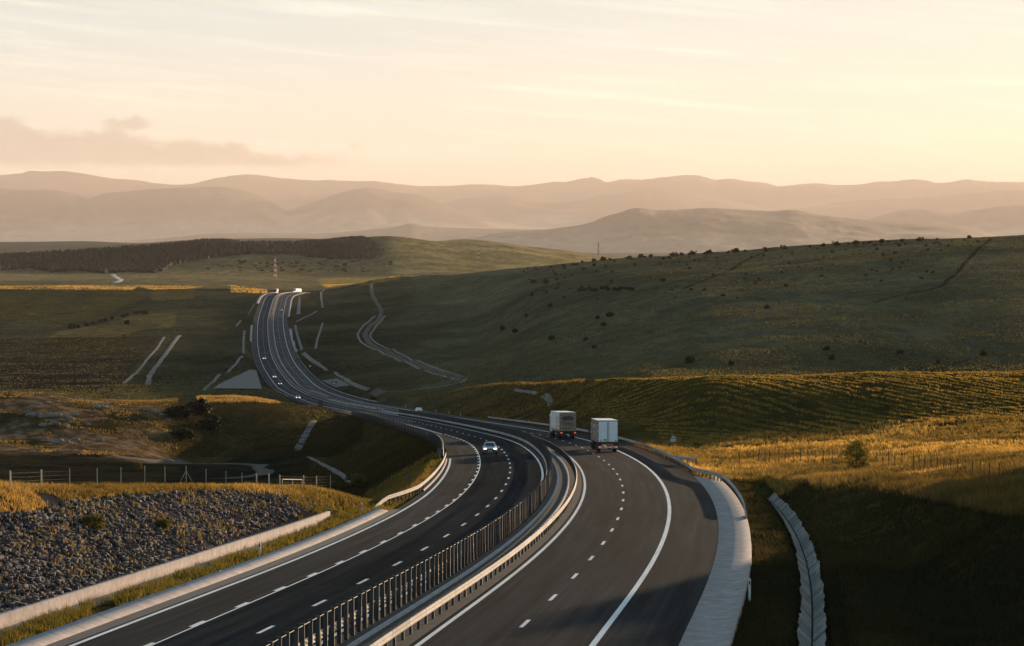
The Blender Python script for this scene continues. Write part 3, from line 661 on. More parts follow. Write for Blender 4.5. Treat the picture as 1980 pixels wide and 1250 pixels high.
guardrail('steel median guardrail of the far straight, right side', 640, 2300, lambda s: 1.0, 1, 8.0, far_step=8)
guardrail('steel median guardrail of the far straight, left side', 640, 2300, lambda s: -1.0, -1, 8.0, far_step=8)
guardrail('glowing curved steel guardrail on the left bend, sloping into the grass at its near end', 112, 212, lambda s: -12.95 - 1.6 * (1 - float(smoothstep(np.array(s), 112., 140.))), 1, 2.0, drop0=9)
guardrail('dark steel guardrail on the right bend, its near end dropping into the gutter edge', 92, 162, lambda s: 14.75 - 2.0 * float(smoothstep(np.array(s), 139., 162.)) , -1, 2.0, drop0=8)
guardrail('long steel guardrail on the right verge below the sown field', 162, 470, lambda s: 12.75, -1, 2.0)
guardrail('stub end of steel guardrail flaring away into the golden verge', 181, 192, lambda s: 14.6 - 1.75 * float(smoothstep(np.array(s), 181., 192.)), -1, 2.0)
guardrail('far steel guardrail on the outer edge of the right carriageway', 780, 1420, lambda s: 13.0, -1, 6.0, far_step=8)
guardrail('far steel guardrail along the outer edge of the left carriageway', 880, 1500, lambda s: -13.0, 1, 6.0, far_step=8)
# ------------------------------------------------------------------ dark slat fence (anti glare) in the median
root = tag(empty('slat_fence'), 'long dark fence of upright slats standing in the median', 'fence')
m = MB(); m.box((0, 0, .70), (.185, .05, 1.9)); m.box((0, 0, 1.66), (.20, .07, .03)); o = m.build('slat', M_post); PM_SLAT = o.data; bpy.data.objects.remove(o)
posts_along(root, PM_SLAT, np.arange(5.9, 560, 1.44), lambda s: -1.2, 'slat', rz=R(0))
sweep('top_wire', 0, 560, [(-1.215, 1.58), (-1.185, 1.58), (-1.185, 1.61), (-1.215, 1.61)], M_post, 4, root)
# far dark screens in the median
for s0, s1, d_, lb in ((838, 930, -.2, 'dark green screen standing in the far median by the left bend'),):
    rt = tag(empty('median_screen'), lb, 'screen')
    M_screen = plain('dark_screen', (.03, .045, .042), .6)
    sweep('panel', s0, s1, [(d_ - .06, .1), (d_ - .06, 1.9), (d_ + .06, 1.9), (d_ + .06, .1)], M_screen, 6, rt)
    posts_along(rt, PM_SLAT, np.arange(s0, s1, 12), lambda s: d_, 'post')
# dark parapet on the outside of the left bend
rt = tag(empty('parapet_wall'), 'dark parapet panels along the outside of the left bend above the embankment', 'parapet')
t = NT('parapet_dark'); c = t.coord(); uv = t.coord('UV'); t.set(t.ramp(t.noise(c, 1.2, 6, .7), [(.3, (.04, .045, .05)), (.7, (.075, .08, .085))]), .6); M_par = t.m
sweep('panel', 213, 566, [(-13.35, -.25), (-13.35, 1.15), (-13.15, 1.15), (-13.15, -.25)], M_par, 3, rt)
posts_along(rt, PM_SLAT, np.arange(214, 566, 4), lambda s: -13.45, 'post', h=-.42)
# ------------------------------------------------------------------ far concrete: bridge fans, gutters
tag(sweep('concrete_gutter', 1500, 1680, [(-14.2, .3), (-12.8, .0), (-12.8, -.4), (-14.2, -.4)][::-1], M_slab, 6), 'pale concrete gutter strip on the left edge of the far straight', 'gutter')
tag(sweep('concrete_gutter', 1960, 2160, [(-15.2, .5), (-12.8, .0), (-12.8, -.4), (-15.2, -.4)][::-1], M_slab, 6), 'pale concrete gutter on the left below the crest', 'gutter')
tag(sweep('concrete_gutter', 1400, 1640, [(12.8, .0), (14.6, .2), (14.6, -.4), (12.8, -.4)], M_slab, 6), 'pale concrete gutter strip on the right edge of the far straight', 'gutter')
tag(sweep('concrete_gutter', 1780, 2160, [(12.8, .0), (14.2, .2), (14.2, -.4), (12.8, -.4)], M_slab, 6), 'pale concrete gutter on the right below the crest', 'gutter')
# ------------------------------------------------------------------ far hills and mountain ranges
def ridge(name, label, sky_pts, Y0, W, zb, mat_cols, seed, rav=.12, sc=900., back=None, px0=-500, px1=2500, dpx=4.0, nrow=46, jag=0.0, easep=1.25, zsc=None):
    pts = np.array(sky_pts, float); qx = np.arange(px0, px1 + .1, dpx)
    cy_ = hermite(np.clip(qx, pts[0, 0], pts[-1, 0]), pts[:, 0], pts[:, 1])
    if jag: cy_ = cy_ + jag * fbm(qx / 9.0, qx * 0 + seed, 4, seed) * 2 + jag * .5 * (rng.random(len(qx)) - .5)
    zc = CAMZ - (cy_ - YH) * Y0 / FPX
    t_ = np.concatenate([np.linspace(0, 1, nrow), 1 + np.linspace(.03, 1, 12)])
    T, Q = np.meshgrid(t_, qx, indexing='ij'); ZC = np.broadcast_to(zc, T.shape)
    Yc = Y0 + fbm(Q / 160, Q * 0 + 3, 3, seed + 5) * 0
    YY = np.where(T <= 1, Y0 - W * (1 - T), Y0 + (T - 1) * (back or W))
    XX = (Q - CX) / FPX * YY
    k = np.where(T <= 1, T, 2 - T); e = np.sin(np.clip(k, 0, 1) * math.pi / 2) ** easep
    r = fbm(XX / sc, YY / (sc * 1.6), 5, seed) + .5 * np.abs(fbm(XX / (sc * .5), YY / (sc * 2.2), 4, seed + 9))
    env = np.sin(np.clip(k, 0, 1) * math.pi) ** .8
    ZZ = zb + (ZC - zb) * e + np.maximum(ZC - zb, 60) * rav * r * env * 2.2
    hh = np.clip((ZZ - zb) / (zsc or np.maximum(zc.max() - zb, 1)), 0, 1).ravel()
    c0, c1 = mat_cols; f = smoothstep(hh + .35 * fbm(XX.ravel() / (sc * .6), YY.ravel() / (sc * .8), 4, seed + 3), .25, .62)
    col = lerp(c0, c1, f) * (.85 + .3 * (fbm(XX.ravel() / (sc * .12), YY.ravel() / (sc * .2), 3, seed + 4) + .5))[:, None]
    nr_, nc_ = T.shape; i = (np.arange(nr_ - 1)[:, None] * nc_ + np.arange(nc_ - 1)[None]).ravel()
    o = npmesh(name, np.stack([XX.ravel(), YY.ravel(), ZZ.ravel()], -1), np.stack([i, i + 1, i + nc_ + 1, i + nc_], -1), M_far, None, True, col=col)
    return tag(o, label, kind='structure')
t = NT('far_ground'); c = t.coord(); at = t.n('ShaderNodeAttribute'); at.attribute_name = 'cover'
f1 = t.noise(t.mapping(c, (.004, .002, .004)), 1.0, 7, .65)
t.set(t.mul(at.outputs['Color'], t.ramp(f1, [(.3, (.7, .7, .7)), (.7, (1.3, 1.28, 1.25))])), .95, 0, .05); M_far = t.m
haze_foot, wood = (.40, .33, .24), (.035, .036, .022)  # paler foot of the ranges: low valley haze put into the colour
ridge('hills', 'low brown plateau beyond the wood on the left', [(-500, 466), (53, 468), (170, 467), (280, 470), (340, 466), (420, 463), (520, 461), (640, 463), (760, 470), (900, 485), (2500, 520)], 7600, 1700, CAMZ - 98, ((.12, .10, .06), (.10, .085, .05)), 3, .06, 500)
ridge('hills', 'pale hazy low hill with a small peak, far off in the middle', [(-500, 490), (200, 470), (340, 459), (420, 452), (560, 451), (620, 451), (700, 446), (740, 442), (775, 437), (795, 432), (815, 436), (850, 440), (920, 442), (1060, 444), (1150, 443), (1400, 450), (2500, 500)], 40000, 8000, CAMZ - 450, ((.26, .215, .14), (.16, .135, .09)), 5, .08, 900)
ridge('hills', 'flat topped hazy hill with rocky edge on the right', [(-500, 520), (850, 480), (960, 452), (1040, 446), (1090, 440), (1150, 428), (1166, 421), (1200, 412), (1218, 405), (1235, 403), (1262, 406), (1300, 406), (1380, 404), (1450, 408), (1500, 409), (1530, 407), (1570, 415), (1650, 423), (1750, 428), (1850, 436), (1890, 445), (1940, 458), (2050, 480), (2500, 520)], 34000, 9500, CAMZ - 340, ((.30, .24, .155), (.10, .085, .055)), 8, .10, 700, jag=.35, easep=1.5)
ridge('mountains', 'low hazy hills under the right hand range', [(-500, 560), (1250, 470), (1560, 455), (1650, 433), (1690, 421), (1740, 408), (1775, 404), (1810, 406), (1850, 411), (1890, 405), (1927, 400), (2050, 396), (2500, 410)], 54000, 9000, CAMZ - 520, (haze_foot, wood), 12, .10, 1200)
ridge('mountains', 'nearer hazy blue brown range on the left', [(-500, 372), (-100, 362), (53, 368), (110, 369), (150, 377), (172, 385), (195, 377), (230, 373), (300, 367), (370, 363), (440, 363), (480, 371), (520, 388), (555, 407), (580, 401), (615, 388), (650, 376), (700, 366), (722, 367), (750, 371), (820, 380), (850, 392), (890, 408), (960, 425), (1100, 445), (1400, 480), (2500, 540)], 62000, 15000, CAMZ - 520, (haze_foot, wood), 17, .13, 2200, jag=.3)
ridge('mountains', 'low spur before the far range', [(-500, 470), (560, 455), (800, 425), (850, 398), (890, 386), (930, 381), (975, 375), (1010, 377), (1060, 385), (1110, 393), (1180, 378), (1230, 370), (1290, 366), (1350, 378), (1420, 392), (1480, 402), (1560, 398), (1640, 390), (1720, 384), (1800, 380), (1927, 372), (2500, 380)], 72000, 15000, CAMZ - 520, (haze_foot, wood), 19, .13, 2400, jag=.3)
ridge('mountains', 'long far mountain range along the horizon', [(-500, 352), (-100, 346), (53, 338), (130, 338), (200, 345), (280, 353), (340, 360), (370, 358), (400, 351), (440, 344), (500, 341), (540, 347), (600, 351), (660, 352), (720, 354), (800, 361), (860, 361), (930, 357), (1000, 360), (1050, 356), (1080, 353), (1090, 354), (1108, 351), (1160, 350), (1168, 353), (1200, 349), (1250, 349), (1280, 345), (1370, 345), (1380, 348), (1410, 346), (1450, 352), (1475, 354), (1500, 360), (1560, 356), (1590, 357), (1620, 360), (1700, 353), (1740, 350), (1760, 348), (1785, 350), (1810, 357), (1870, 351), (1927, 354), (2100, 350), (2500, 356)], 86000, 18000, CAMZ - 520, (haze_foot, (.030, .030, .020)), 23, .12, 2600, jag=.8)
# ------------------------------------------------------------------ vehicles
M_tyre = plain('tyre_rubber', (.018, .018, .018), .8)
M_black = plain('black_plastic', (.02, .021, .022), .55)
M_glass = NT('car_glass').set((.02, .028, .032), .08, 0, .8)
M_chrome = plain('plate_metal', (.5, .5, .5), .4, .6)
M_head = emissive('headlight_lamp', (1.0, .86, .66), 3.2)
M_tail = emissive('tail_lamp', (1.0, .16, .04), .38)
M_taild = plain('tail_lamp_off', (.30, .03, .02), .3)
M_amber = emissive('marker_lamp', (1.0, .45, .06), .6)
M_plate = plain('number_plate', (.6, .6, .58), .5, var=.05)
def paint_mat(name, col, rough=.28):
    t = NT(name); c = t.coord(); n = t.noise(c, 2.0, 5, .6)
    t.set(t.mul(t.ramp(n, [(.3, tuple(x * .86 for x in col)), (.7, col)]), (1, 1, 1)), rough, 0, .5); t.b.inputs['Coat Weight'].default_value = .4; return t.m
def wheel_mesh(r, w):
    m = MB(); n = 18
    pf = [(-w/2, r*.62), (-w/2, r*.93), (-w*.35, r), (w*.35, r), (w/2, r*.93), (w/2, r*.62)]
    V = [(x, q * math.cos(2*math.pi*k/n), q * math.sin(2*math.pi*k/n)) for x, q in pf for k in range(n)]
    m.add(V, [(i*n+k, (i+1)*n+k, (i+1)*n+(k+1) % n, i*n+(k+1) % n) for i in range(5) for k in range(n)], True)
    return m
def add_wheel(root, x, y, r, w, name='wheel'):
    o = wheel_mesh(r, w).build(name, M_tyre, root); o.location = (x, y, r)
    m = MB(); n = 14; sx = 1 if x > 0 else -1
    V = [(sx*w*.42, 0, 0)] + [(sx*w*.40, r*.3*math.cos(2*math.pi*k/n), r*.3*math.sin(2*math.pi*k/n)) for k in range(n)] + [(sx*w*.30, r*.66*math.cos(2*math.pi*k/n), r*.66*math.sin(2*math.pi*k/n)) for k in range(n)]
    F = [(0, 1+k, 1+(k+1) % n) for k in range(n)] + [(1+k, 1+n+k, 1+n+(k+1) % n, 1+(k+1) % n) for k in range(n)]
    m.add(V, F, True); ri = m.build('rim', M_chrome, o); return o
def quad(name, pts, mat, root):
    m = MB(); m.poly(pts); return m.build(name, mat, root)
def make_car(label, paint, lights='head', hatch=True, group=None):
    """local +y is forward, ground at z=0"""
    root = tag(empty('car'), label, 'car', group)
    Lf = 2.15; ST = [  # y, half width sill, half width belt, z under, z sill, z belt, z top, half width top
        (-2.12, .66, .70, .42, .50, .80, .82, .60), (-2.05, .80, .84, .30, .45, .98, 1.0, .66), (-1.75, .86, .88, .24, .42, 1.0, 1.16, .62),
        (-1.15, .87, .89, .22, .40, .98, 1.42, .58), (-.3, .88, .90, .20, .40, .95, 1.47, .58), (.35, .88, .90, .20, .40, .93, 1.42, .57),
        (.75, .88, .90, .20, .40, .92, 1.20, .60), (1.12, .87, .89, .22, .40, .91, .95, .66), (1.7, .85, .86, .24, .42, .80, .85, .64), (2.05, .78, .80, .28, .45, .66, .70, .56), (2.15, .62, .66, .36, .48, .56, .58, .48)]
    V = []; n = 12
    for y, ws, wb, zu, zs, zb, zt, wt in ST:
        half = [(ws * .82, zu), (ws, zu + .06), (wb, zs + .12), (wb * .985, zb), (wt + .03, zb + (zt - zb) * .88), (wt * .78, zt)]
        V += [(x, y, z) for x, z in half] + [(-x, y, z) for x, z in half[::-1]]
    F = []
    for i in range(len(ST) - 1):
        for k in range(n): F.append((i*n+k, (i+1)*n+k, (i+1)*n+(k+1) % n, i*n+(k+1) % n))
    m = MB(); m.add(V, F, True); m.add(V[:n], [tuple(range(n))]); m.add(V[-n:], [tuple(range(n - 1, -1, -1))])
    body = m.build('body', paint, root)
    # windows
    m = MB(); m.poly([(-.60, 1.12, .965), (.60, 1.12, .965), (.535, .42, 1.405), (-.535, .42, 1.405)]); w_ = m.build('windscreen', M_glass, root); w_.location = (0, .03, .022)
    m = MB(); m.poly([(.60, -1.72, 1.04), (-.60, -1.72, 1.04), (-.52, -1.20, 1.39), (.52, -1.20, 1.39)]); w_ = m.build('rear_window', M_glass, root); w_.location = (0, -.03, .022)
    for sx in (-1, 1):
        m = MB(); P = [(sx * .915, -1.35, 1.0), (sx * .925, .78, .975), (sx * .63, .38, 1.36), (sx * .635, -1.05, 1.37)]
        m.poly(P if sx > 0 else P[::-1]); m.build('side_window', M_glass, root)
        m = MB(); m.box((sx * 1.0, .72, .99), (.18, .10, .12), bev=.03); m.build('mirror', M_black, root)
    for sx in (-1, 1):
        for y in (-1.32, 1.33): add_wheel(root, sx * .80, y, .33, .22)
    m = MB(); m.box((0, 2.12, .46), (1.30, .10, .26), bev=.03); m.box((0, 2.10, .62), (.70, .10, .10), bev=.02); m.build('grille', M_black, root)
    m = MB(); m.box((0, -2.11, .42), (1.42, .10, .24), bev=.03); m.build('rear_bumper', M_black, root)
    m = MB(); m.box((0, 2.185, .43), (.52, .02, .11)); m.build('number_plate', M_plate, root)
    m = MB(); m.box((0, -2.14, .74), (.52, .02, .11)); m.build('number_plate', M_plate, root)
    for sx in (-1, 1):
        m = MB(); m.box((sx * .60, 2.02, .685), (.34, .16, .14), bev=.05); m.build('headlight', M_head if lights == 'head' else M_chrome, root)
        m = MB(); m.box((sx * .66, -2.08, .90), (.24, .10, .17), bev=.04); m.build('tail_light', M_tail if lights == 'tail' else M_taild, root)
    return root
def on_road(root, s, d, along=1):
    root.location = road(s, d, .015); root.rotation_euler = (0, 0, heading(s) + (0 if along > 0 else math.pi))
    dz = float(road(s + 4, d)[2] - road(s - 4, d)[2]) / 8; root.rotation_euler.x = math.atan(dz) * (1 if along > 0 else -1)
M_white = paint_mat('white_paint', (.72, .73, .74)); M_silver = paint_mat('silver_paint', (.42, .42, .42)); M_darkp = paint_mat('dark_paint', (.03, .034, .04)); M_grey = paint_mat('grey_paint', (.2, .2, .2))
on_road(make_car('silver car driving towards us with both headlights on, nearest car', M_silver), 226, -7.35, -1)
on_road(make_car('white hatchback driving away at the narrow of the bend', M_white, 'tail'), 600, 7.5, 1)
on_road(make_car('pale car with headlights on, farthest of the three coming down the far straight', M_white), 1322, -7.0, -1)
on_road(make_car('white car with bright headlights, middle of the three on the far bend', M_white), 1128, -7.1, -1)
on_road(make_car('grey car with dim headlights, lowest of the three on the far bend', M_grey), 1045, -7.2, -1)
on_road(make_car('white topped car driving away up the far straight', M_white, 'off'), 1853, 7.5, 1)
on_road(make_car('dark car driving away on the far straight, below the white one', M_darkp, 'off'), 1763, 7.4, 1)
on_road(make_car('white car half hidden behind the golden grass of the mound', M_white), 858, -10.6, -1)
def make_truck(label, side, doors, roofm, style, Lt=13.4, cabpaint=None):
    """trailer rear at y=0, local +y forward"""
    root = tag(empty('truck'), label, 'truck')
    W2, z0, z1 = 1.26, 1.28, 4.0
    m = MB()
    for sx in (-1, 1): m.poly([(sx*W2, 0, z0), (sx*W2, Lt, z0), (sx*W2, Lt, z1), (sx*W2, 0, z1)][::-sx])
    m.poly([(W2, Lt, z0), (-W2, Lt, z0), (-W2, Lt, z1), (W2, Lt, z1)]); m.poly([(-W2, 0, z0), (-W2, Lt, z0), (W2, Lt, z0), (W2, 0, z0)])
    m.poly([(-W2, 0, z0), (W2, 0, z0), (W2, 0, z1), (-W2, 0, z1)])
    box = m.build('box_body', side, root)
    m = MB(); m.box((0, Lt/2, z1 + .02), (2*W2 + .02, Lt + .02, .05), bev=.01); m.build('roof', roofm, root)
    M_frame = plain('trailer_frame', (.045, .047, .05), .5)
    m = MB()
    for sx in (-1, 1):
        m.box((sx*(W2 - .03), -.03, (z0 + z1)/2), (.09, .06, z1 - z0)); m.box((sx*(W2 + .008), Lt/2, z0 + .03), (.02, Lt, .12))
    m.box((0, -.035, z1 - .03), (2*W2, .07, .12)); m.box((0, -.035, z0 - .02), (2*W2, .07, .14)); m.build('door_frame', M_frame if style == 'white' else doors, root)
    for sx in (-1, 1):
        m = MB(); m.box((sx*W2*.475, -.045, (z0 + z1)/2), (W2*.93, .05, z1 - z0 - .18), bev=.01); dr = m.build('rear_door', doors, root)
        m = MB()
        for q in (.16, .62) if style == 'beige' else (.10,): m.tube([(sx*q, -.10, z0 + .1), (sx*q, -.10, z1 - .15)], .02, 6)
        m.build('lock_rod', M_frame, dr)
        m = MB()
        for zz in (z0 + .35, (z0 + z1)/2, z1 - .45): m.box((sx*(W2 - .10), -.085, zz), (.22, .03, .05))
        m.build('hinge', M_frame if style == 'beige' else doors, dr)
    m = MB(); m.box((0, 6.5, 1.05), (1.1, 12.4, .22)); m.box((0, .25, 1.10), (2.4, .3, .22)); m.build('chassis', M_black, root)
    m = MB(); m.box((0, .02, .68), (2.45, .14, .30), bev=.02); m.box((-.6, .12, .95), (.1, .1, .4)); m.box((.6, .12, .95), (.1, .1, .4)); m.build('bumper', plain('pale_bumper', (.35, .36, .36), .5) if style == 'white' else M_black, root)
    lamp = [(-1.02, M_tail), (1.02, M_tail), (-.34, M_tail), (.34, M_tail)] if style == 'white' else [(-.98, M_tail), (1.10, M_tail)]
    for x, mt in lamp:
        m = MB(); m.box((x, -.07, .70 if style == 'white' else .92), (.26 if abs(x) > .5 else .14, .04, .12 if style == 'white' else .16), bev=.02); m.build('tail_light', mt, root)
    if style == 'white':
        m = MB(); m.box((0, -.065, 1.02), (1.05, .02, .13)); m.build('marker_strip', plain('amber_strip', (.65, .25, .03), .5), root)
        for (x, z, a, b, c) in ((-.92, 1.52, .15, .24, (.45, .33, .2)), (-.36, 1.53, .40, .14, (.55, .45, .25)), (-.36, 1.64, .30, .10, (.06, .07, .12)), (.98, 1.52, .2, .2, (.02, .16, .12))):
            m = MB(); 
            if a == .2: m.add([(x + .1*math.cos(k*math.pi/8), -.076, z + .1*math.sin(k*math.pi/8)) for k in range(16)], [tuple(range(16))])
            else: m.box((x, -.074, z), (a, .006, b))
            m.build('sticker', plain('sticker_print', c, .5, var=.1), root)
    m = MB(); m.box((-.05, -.085, .66), (.5, .01, .11)); m.build('number_plate', M_plate, root)
    for sx in (-1, 1):
        for y in (2.2, 3.5, 4.8): add_wheel(root, sx*1.03, y, .50, .36)
        for y in (Lt - 1.6, Lt + 1.9): add_wheel(root, sx*1.03, y, .50, .34)
        m = MB(); m.box((sx*1.12, .95, .72), (.34, .03, .5)); m.build('mud_flap', M_black, root)
    m = MB(); m.box((0, Lt + 1.35, 2.15), (2.46, 2.1, 2.9), bev=.18); m.box((0, Lt + .9, 3.65), (2.3, 1.2, .35), bev=.12); cab = m.build('cab', cabpaint, root)
    for sx in (-1, 1):
        m = MB(); m.box((sx*1.42, Lt + 2.25, 2.6), (.2, .14, .85), bev=.04); m.build('mirror', M_black, cab)
    m = MB(); m.poly([(-1.1, Lt + 2.42, 2.2), (-1.1, Lt + 2.42, 3.2), (1.1, Lt + 2.42, 3.2), (1.1, Lt + 2.42, 2.2)]); m.build('windscreen', M_glass, cab)
    return root
def writing(text, size, loc, rot, mat, root, name='lettering', ext=.004):
    cu = bpy.data.curves.new(name, 'FONT'); cu.body = text; cu.size = size; cu.extrude = ext; cu.align_x = 'CENTER'; cu.align_y = 'CENTER'
    cu.materials.append(mat); tmp = bpy.data.objects.new('tmp', cu); COL.objects.link(tmp); bpy.context.view_layer.update()
    me = bpy.data.meshes.new_from_object(tmp.evaluated_get(bpy.context.evaluated_depsgraph_get())); bpy.data.objects.remove(tmp); o = bpy.data.objects.new(name, me); COL.objects.link(o); o.parent = root; o.location = loc; o.rotation_euler = rot; return o
t = NT('grey_brown_tarpaulin'); c = t.coord(); t.set(t.ramp(t.noise(c, 1.5, 6, .7), [(.3, (.10, .085, .075)), (.7, (.16, .135, .12))]), .6); M_tarp = t.m
t = NT('white_door_paint'); c = t.coord()
n_ = t.noise(t.mapping(c, (2.5, 1, .5)), 2.0, 7, .7)
t.set(t.ramp(n_, [(.25, (.72, .78, .80)), (.6, (.90, .94, .95))]), .5); M_door = t.m
M_roofw = plain('white_roof_sheet', (.93, .92, .90), .6, var=.02, spec=.3)
t1 = make_truck('truck with white rear doors and grey brown tarpaulin sides, nearer of the two trucks', M_tarp, M_door, M_roofw, 'white', cabpaint=M_darkp)
on_road(t1, 223.5, 7.4, 1)
M_lt = plain('pale_print', (.42, .36, .31), .6, var=.2)
# rows of pale print on the tarpaulin (too small to read in the photograph)
for i, (y0, z_, ln, hh) in enumerate(((.55, 3.30, 1.9, .34), (.55, 2.75, 1.6, .26), (.55, 2.40, 1.7, .24), (.55, 2.08, 1.5, .2), (.55, 1.76, 1.3, .2), (6.2, 3.2, 3.2, .4), (6.4, 2.4, 2.4, .24), (6.4, 2.0, 2.0, .2))):
    m = MB(); y = y0
    while y < y0 + ln: 
        w_ = .12 + .14 * random.random(); m.box((-1.268, y + w_/2, z_), (.012, w_, hh)); y += w_ + .07
    m.build('side_print', M_lt, t1)
t = NT('beige_box_paint'); c = t.coord(); sp = t.n('ShaderNodeSeparateXYZ'); t.l(c, sp.inputs[0])
grad = t.math('ADD', t.math('MULTIPLY', sp.outputs['Z'], .36), t.math('MULTIPLY', t.noise(c, .9, 5), .5))
t.set(t.ramp(grad, [(.75, (.46, .33, .23)), (1.0, (.58, .49, .42)), (1.0, (.66, .68, .70))]), .5); M_beige = t.m
e = [n for n in t.t.nodes if n.type == 'VALTORGB'][0].color_ramp.elements; e[0].position = .55; e[1].position = .8; e[2].position = .98
t = NT('tan_door_print'); c = t.coord(); t.set(t.ramp(t.noise(t.mapping(c, (1.2, 1, 2.2)), 1.4, 6, .65), [(.3, (.24, .18, .115)), (.7, (.36, .275, .19))]), .55); M_tan = t.m
t2 = make_truck('truck with tan rear doors bearing a dark oval emblem, farther of the two trucks', M_beige, M_tan, M_roofw, 'beige', cabpaint=M_white)
on_road(t2, 288.5, 7.1, 1)
def oval(a, b, y, z, mat, name, root, sup=2.6):
    m = MB(); P = []
    for k in range(36):
        an = 2*math.pi*k/36; ca, sa = math.cos(an), math.sin(an)
        P.append((a*math.copysign(abs(ca)**(2/sup), ca), y, z + b*math.copysign(abs(sa)**(2/sup), sa)))
    V = P + [(p[0], p[1] + .012, p[2]) for p in P]; m.add(V, [tuple(range(36))] + [(k, (k+1) % 36, 36+(k+1) % 36, 36+k) for k in range(36)]); return m.build(name, mat, root)
oval(.93, .34, -.120, 3.12, plain('emblem_border', (.085, .045, .042), .5), 'emblem', t2, 2.3)
oval(.84, .265, -.130, 3.12, plain('emblem_field', (.075, .068, .062), .5), 'emblem', t2, 2.3)
writing('KRAFT', .40, (0, -.140, 3.11), (math.pi/2, 0, 0), plain('emblem_letters', (.012, .02, .028), .5), t2)
M_pr = plain('dark_print', (.06, .055, .045), .6)
for x, z_, w_, h_, an in ((-.85, 2.42, .5, .07, .2), (-.45, 2.50, .5, .08, .25), (.05, 2.30, .9, .09, 0), (.1, 2.22, 1.3, .05, .02), (.62, 2.00, .6, .08, .25), (.95, 2.10, .4, .07, .2), (-.95, 1.55, .22, .08, 0), (-.2, 1.52, .2, .2, 0), (.3, 1.5, .26, .12, 0)):
    m = MB(); ca, sa = math.cos(an), math.sin(an); m.poly([(x + i*w_/2*ca - j*h_/2*sa, -.112, z_ + i*w_/2*sa + j*h_/2*ca) for i, j in ((-1, -1), (1, -1), (1, 1), (-1, 1))]); m.build('rear_print', M_pr, t2)
M_or = plain('rust_print', (.38, .22, .15), .6)
m = MB()
for (y, z_, ry, rz_) in ((1.9, 2.9, .8, .55), (3.6, 2.8, .35, .7), (5.0, 2.75, .7, .5)):
    V = [(-1.268, y + ry*math.cos(k*math.pi/10), z_ + rz_*math.sin(k*math.pi/10)) for k in range(20)] + [(-1.268, y + ry*.6*math.cos(k*math.pi/10), z_ + rz_*.6*math.sin(k*math.pi/10)) for k in range(20)]
    m.add(V, [(k, (k+1) % 20, 20+(k+1) % 20, 20+k) for k in range(20)])
for y in (1.2, 2.1, 3.0, 3.9, 4.8): m.box((-1.268, y, 1.95), (.01, .6, .16))
m.build('side_print', M_or, t2)
# the pair at the crest
t3 = make_truck('white truck tractor and trailer coming over the crest towards us', M_roofw, M_roofw, M_roofw, 'white', cabpaint=M_white); on_road(t3, 2195 + 13.4, -4.2, -1)
t4 = make_truck('dark fronted lorry with pale roof just below the crest', M_grey, M_grey, M_roofw, 'beige', cabpaint=M_darkp, Lt=7.5); on_road(t4, 2135 + 7.5, -8.0, -1)
for tr in (t3, t4):
    for ch in list(tr.children):
        if ch.name.startswith('cab'):
            pass
    for sx in (-1, 1):
        m = MB(); yy = (13.4 if tr is t3 else 7.5) + 2.43; m.box((sx*.9, yy, .85), (.4, .08, .25), bev=.03); m.build('headlight', M_head, tr)
# ------------------------------------------------------------------ signs and markers
def sign(name, label, cat, P, w, h, bottom, mat, facing=0.0, post=True, poles=1, parts=None, thick=.05):
    root = tag(empty(name, P, facing), label, cat)
    m = MB(); m.box((0, 0, bottom + h/2), (w, thick, h), bev=.01); pn = m.build('panel', mat, root)
    m = MB()
    for k in range(poles):
        x = 0 if poles == 1 else (-w*.32 if k == 0 else w*.32); m.tube([(x, .06, -.5), (x, .06, bottom + h*.9)], .045, 8)
    m.build('pole', M_post, root)
    if parts: parts(root)
    return root
M_signback = plain('sign_back', (.022, .035, .045), .6); M_green = plain('sign_green', (.0, .13, .075), .5, var=.12); M_signwhite = plain('sign_white', (.62, .63, .62), .5, var=.1); M_blueb = plain('sign_blue_grey', (.035, .085, .11), .6)
sign('road_sign', 'dark back of a tall sign panel at the left edge of the far bend', 'road sign', road(722, -11.9), 1.6, 2.1, .15, M_signback, heading(722), poles=2)
sign('road_sign', 'dark back of a tall sign panel at the right edge of the far bend', 'road sign', road(742, 12.9), 1.55, 2.0, .9, M_signback, heading(742), poles=2)
def km(root):
    for x, z_, w_, h_ in ((-.02, 2.17, .5, .22), (0, 1.76, 1.7, .26)):
        m = MB(); m.box((x, -.035, z_), (w_, .012, h_), bev=.0); m.build('white_marking', M_signwhite, root)
P = gp(646, 749, 900); sign('road_sign', 'small green sign with white marks before the concrete apron', 'road sign', P, 2.5, 1.05, 1.5, M_green, 0, poles=2, parts=km)
P = gp(1302, 872, 260)
def leaf(root):
    m = MB(); m.poly([(-.36, -.035, .0 + 1.62), (.36, -.035, 1.62), (.36, -.035, 1.99), (-.36, -.035, 1.99)])
    m = MB(); m.poly([(-.28, -.032, 1.66), (-.17, -.032, 1.98), (.22, -.032, 1.98), (.30, -.032, 1.66)]); m.build('white_marking', M_signwhite, root)
    m = MB(); m.poly([(-.05, -.036, 1.93), (.0, -.036, 1.79), (.09, -.036, 1.73), (.11, -.036, 1.80), (.06, -.036, 1.90)][::-1]); m.build('leaf_mark', M_green, root)
    m = MB(); m.box((0, 0, 1.39), (.76, .05, .38), bev=.005); m.build('lower_panel', M_signwhite, root)
    m = MB(); m.poly([(.08, -.028, 1.26), (.2, -.028, 1.26), (.22, -.028, 1.5), (.1, -.028, 1.5)][::-1]); m.build('grey_marking', plain('faint_grey', (.42, .43, .44), .6, var=.1), root)
sign('road_sign', 'small green and white sign on a thin post in the golden verge', 'road sign', P, .76, .42, 1.60, M_green, 0, parts=leaf)
sign('road_sign', 'blue grey back of a sign on a thin post beyond the left guardrail', 'road sign', gp(850, 893, 250, 420) + np.array([0, 0, .0]), .62, .62, .95, M_blueb, .2)
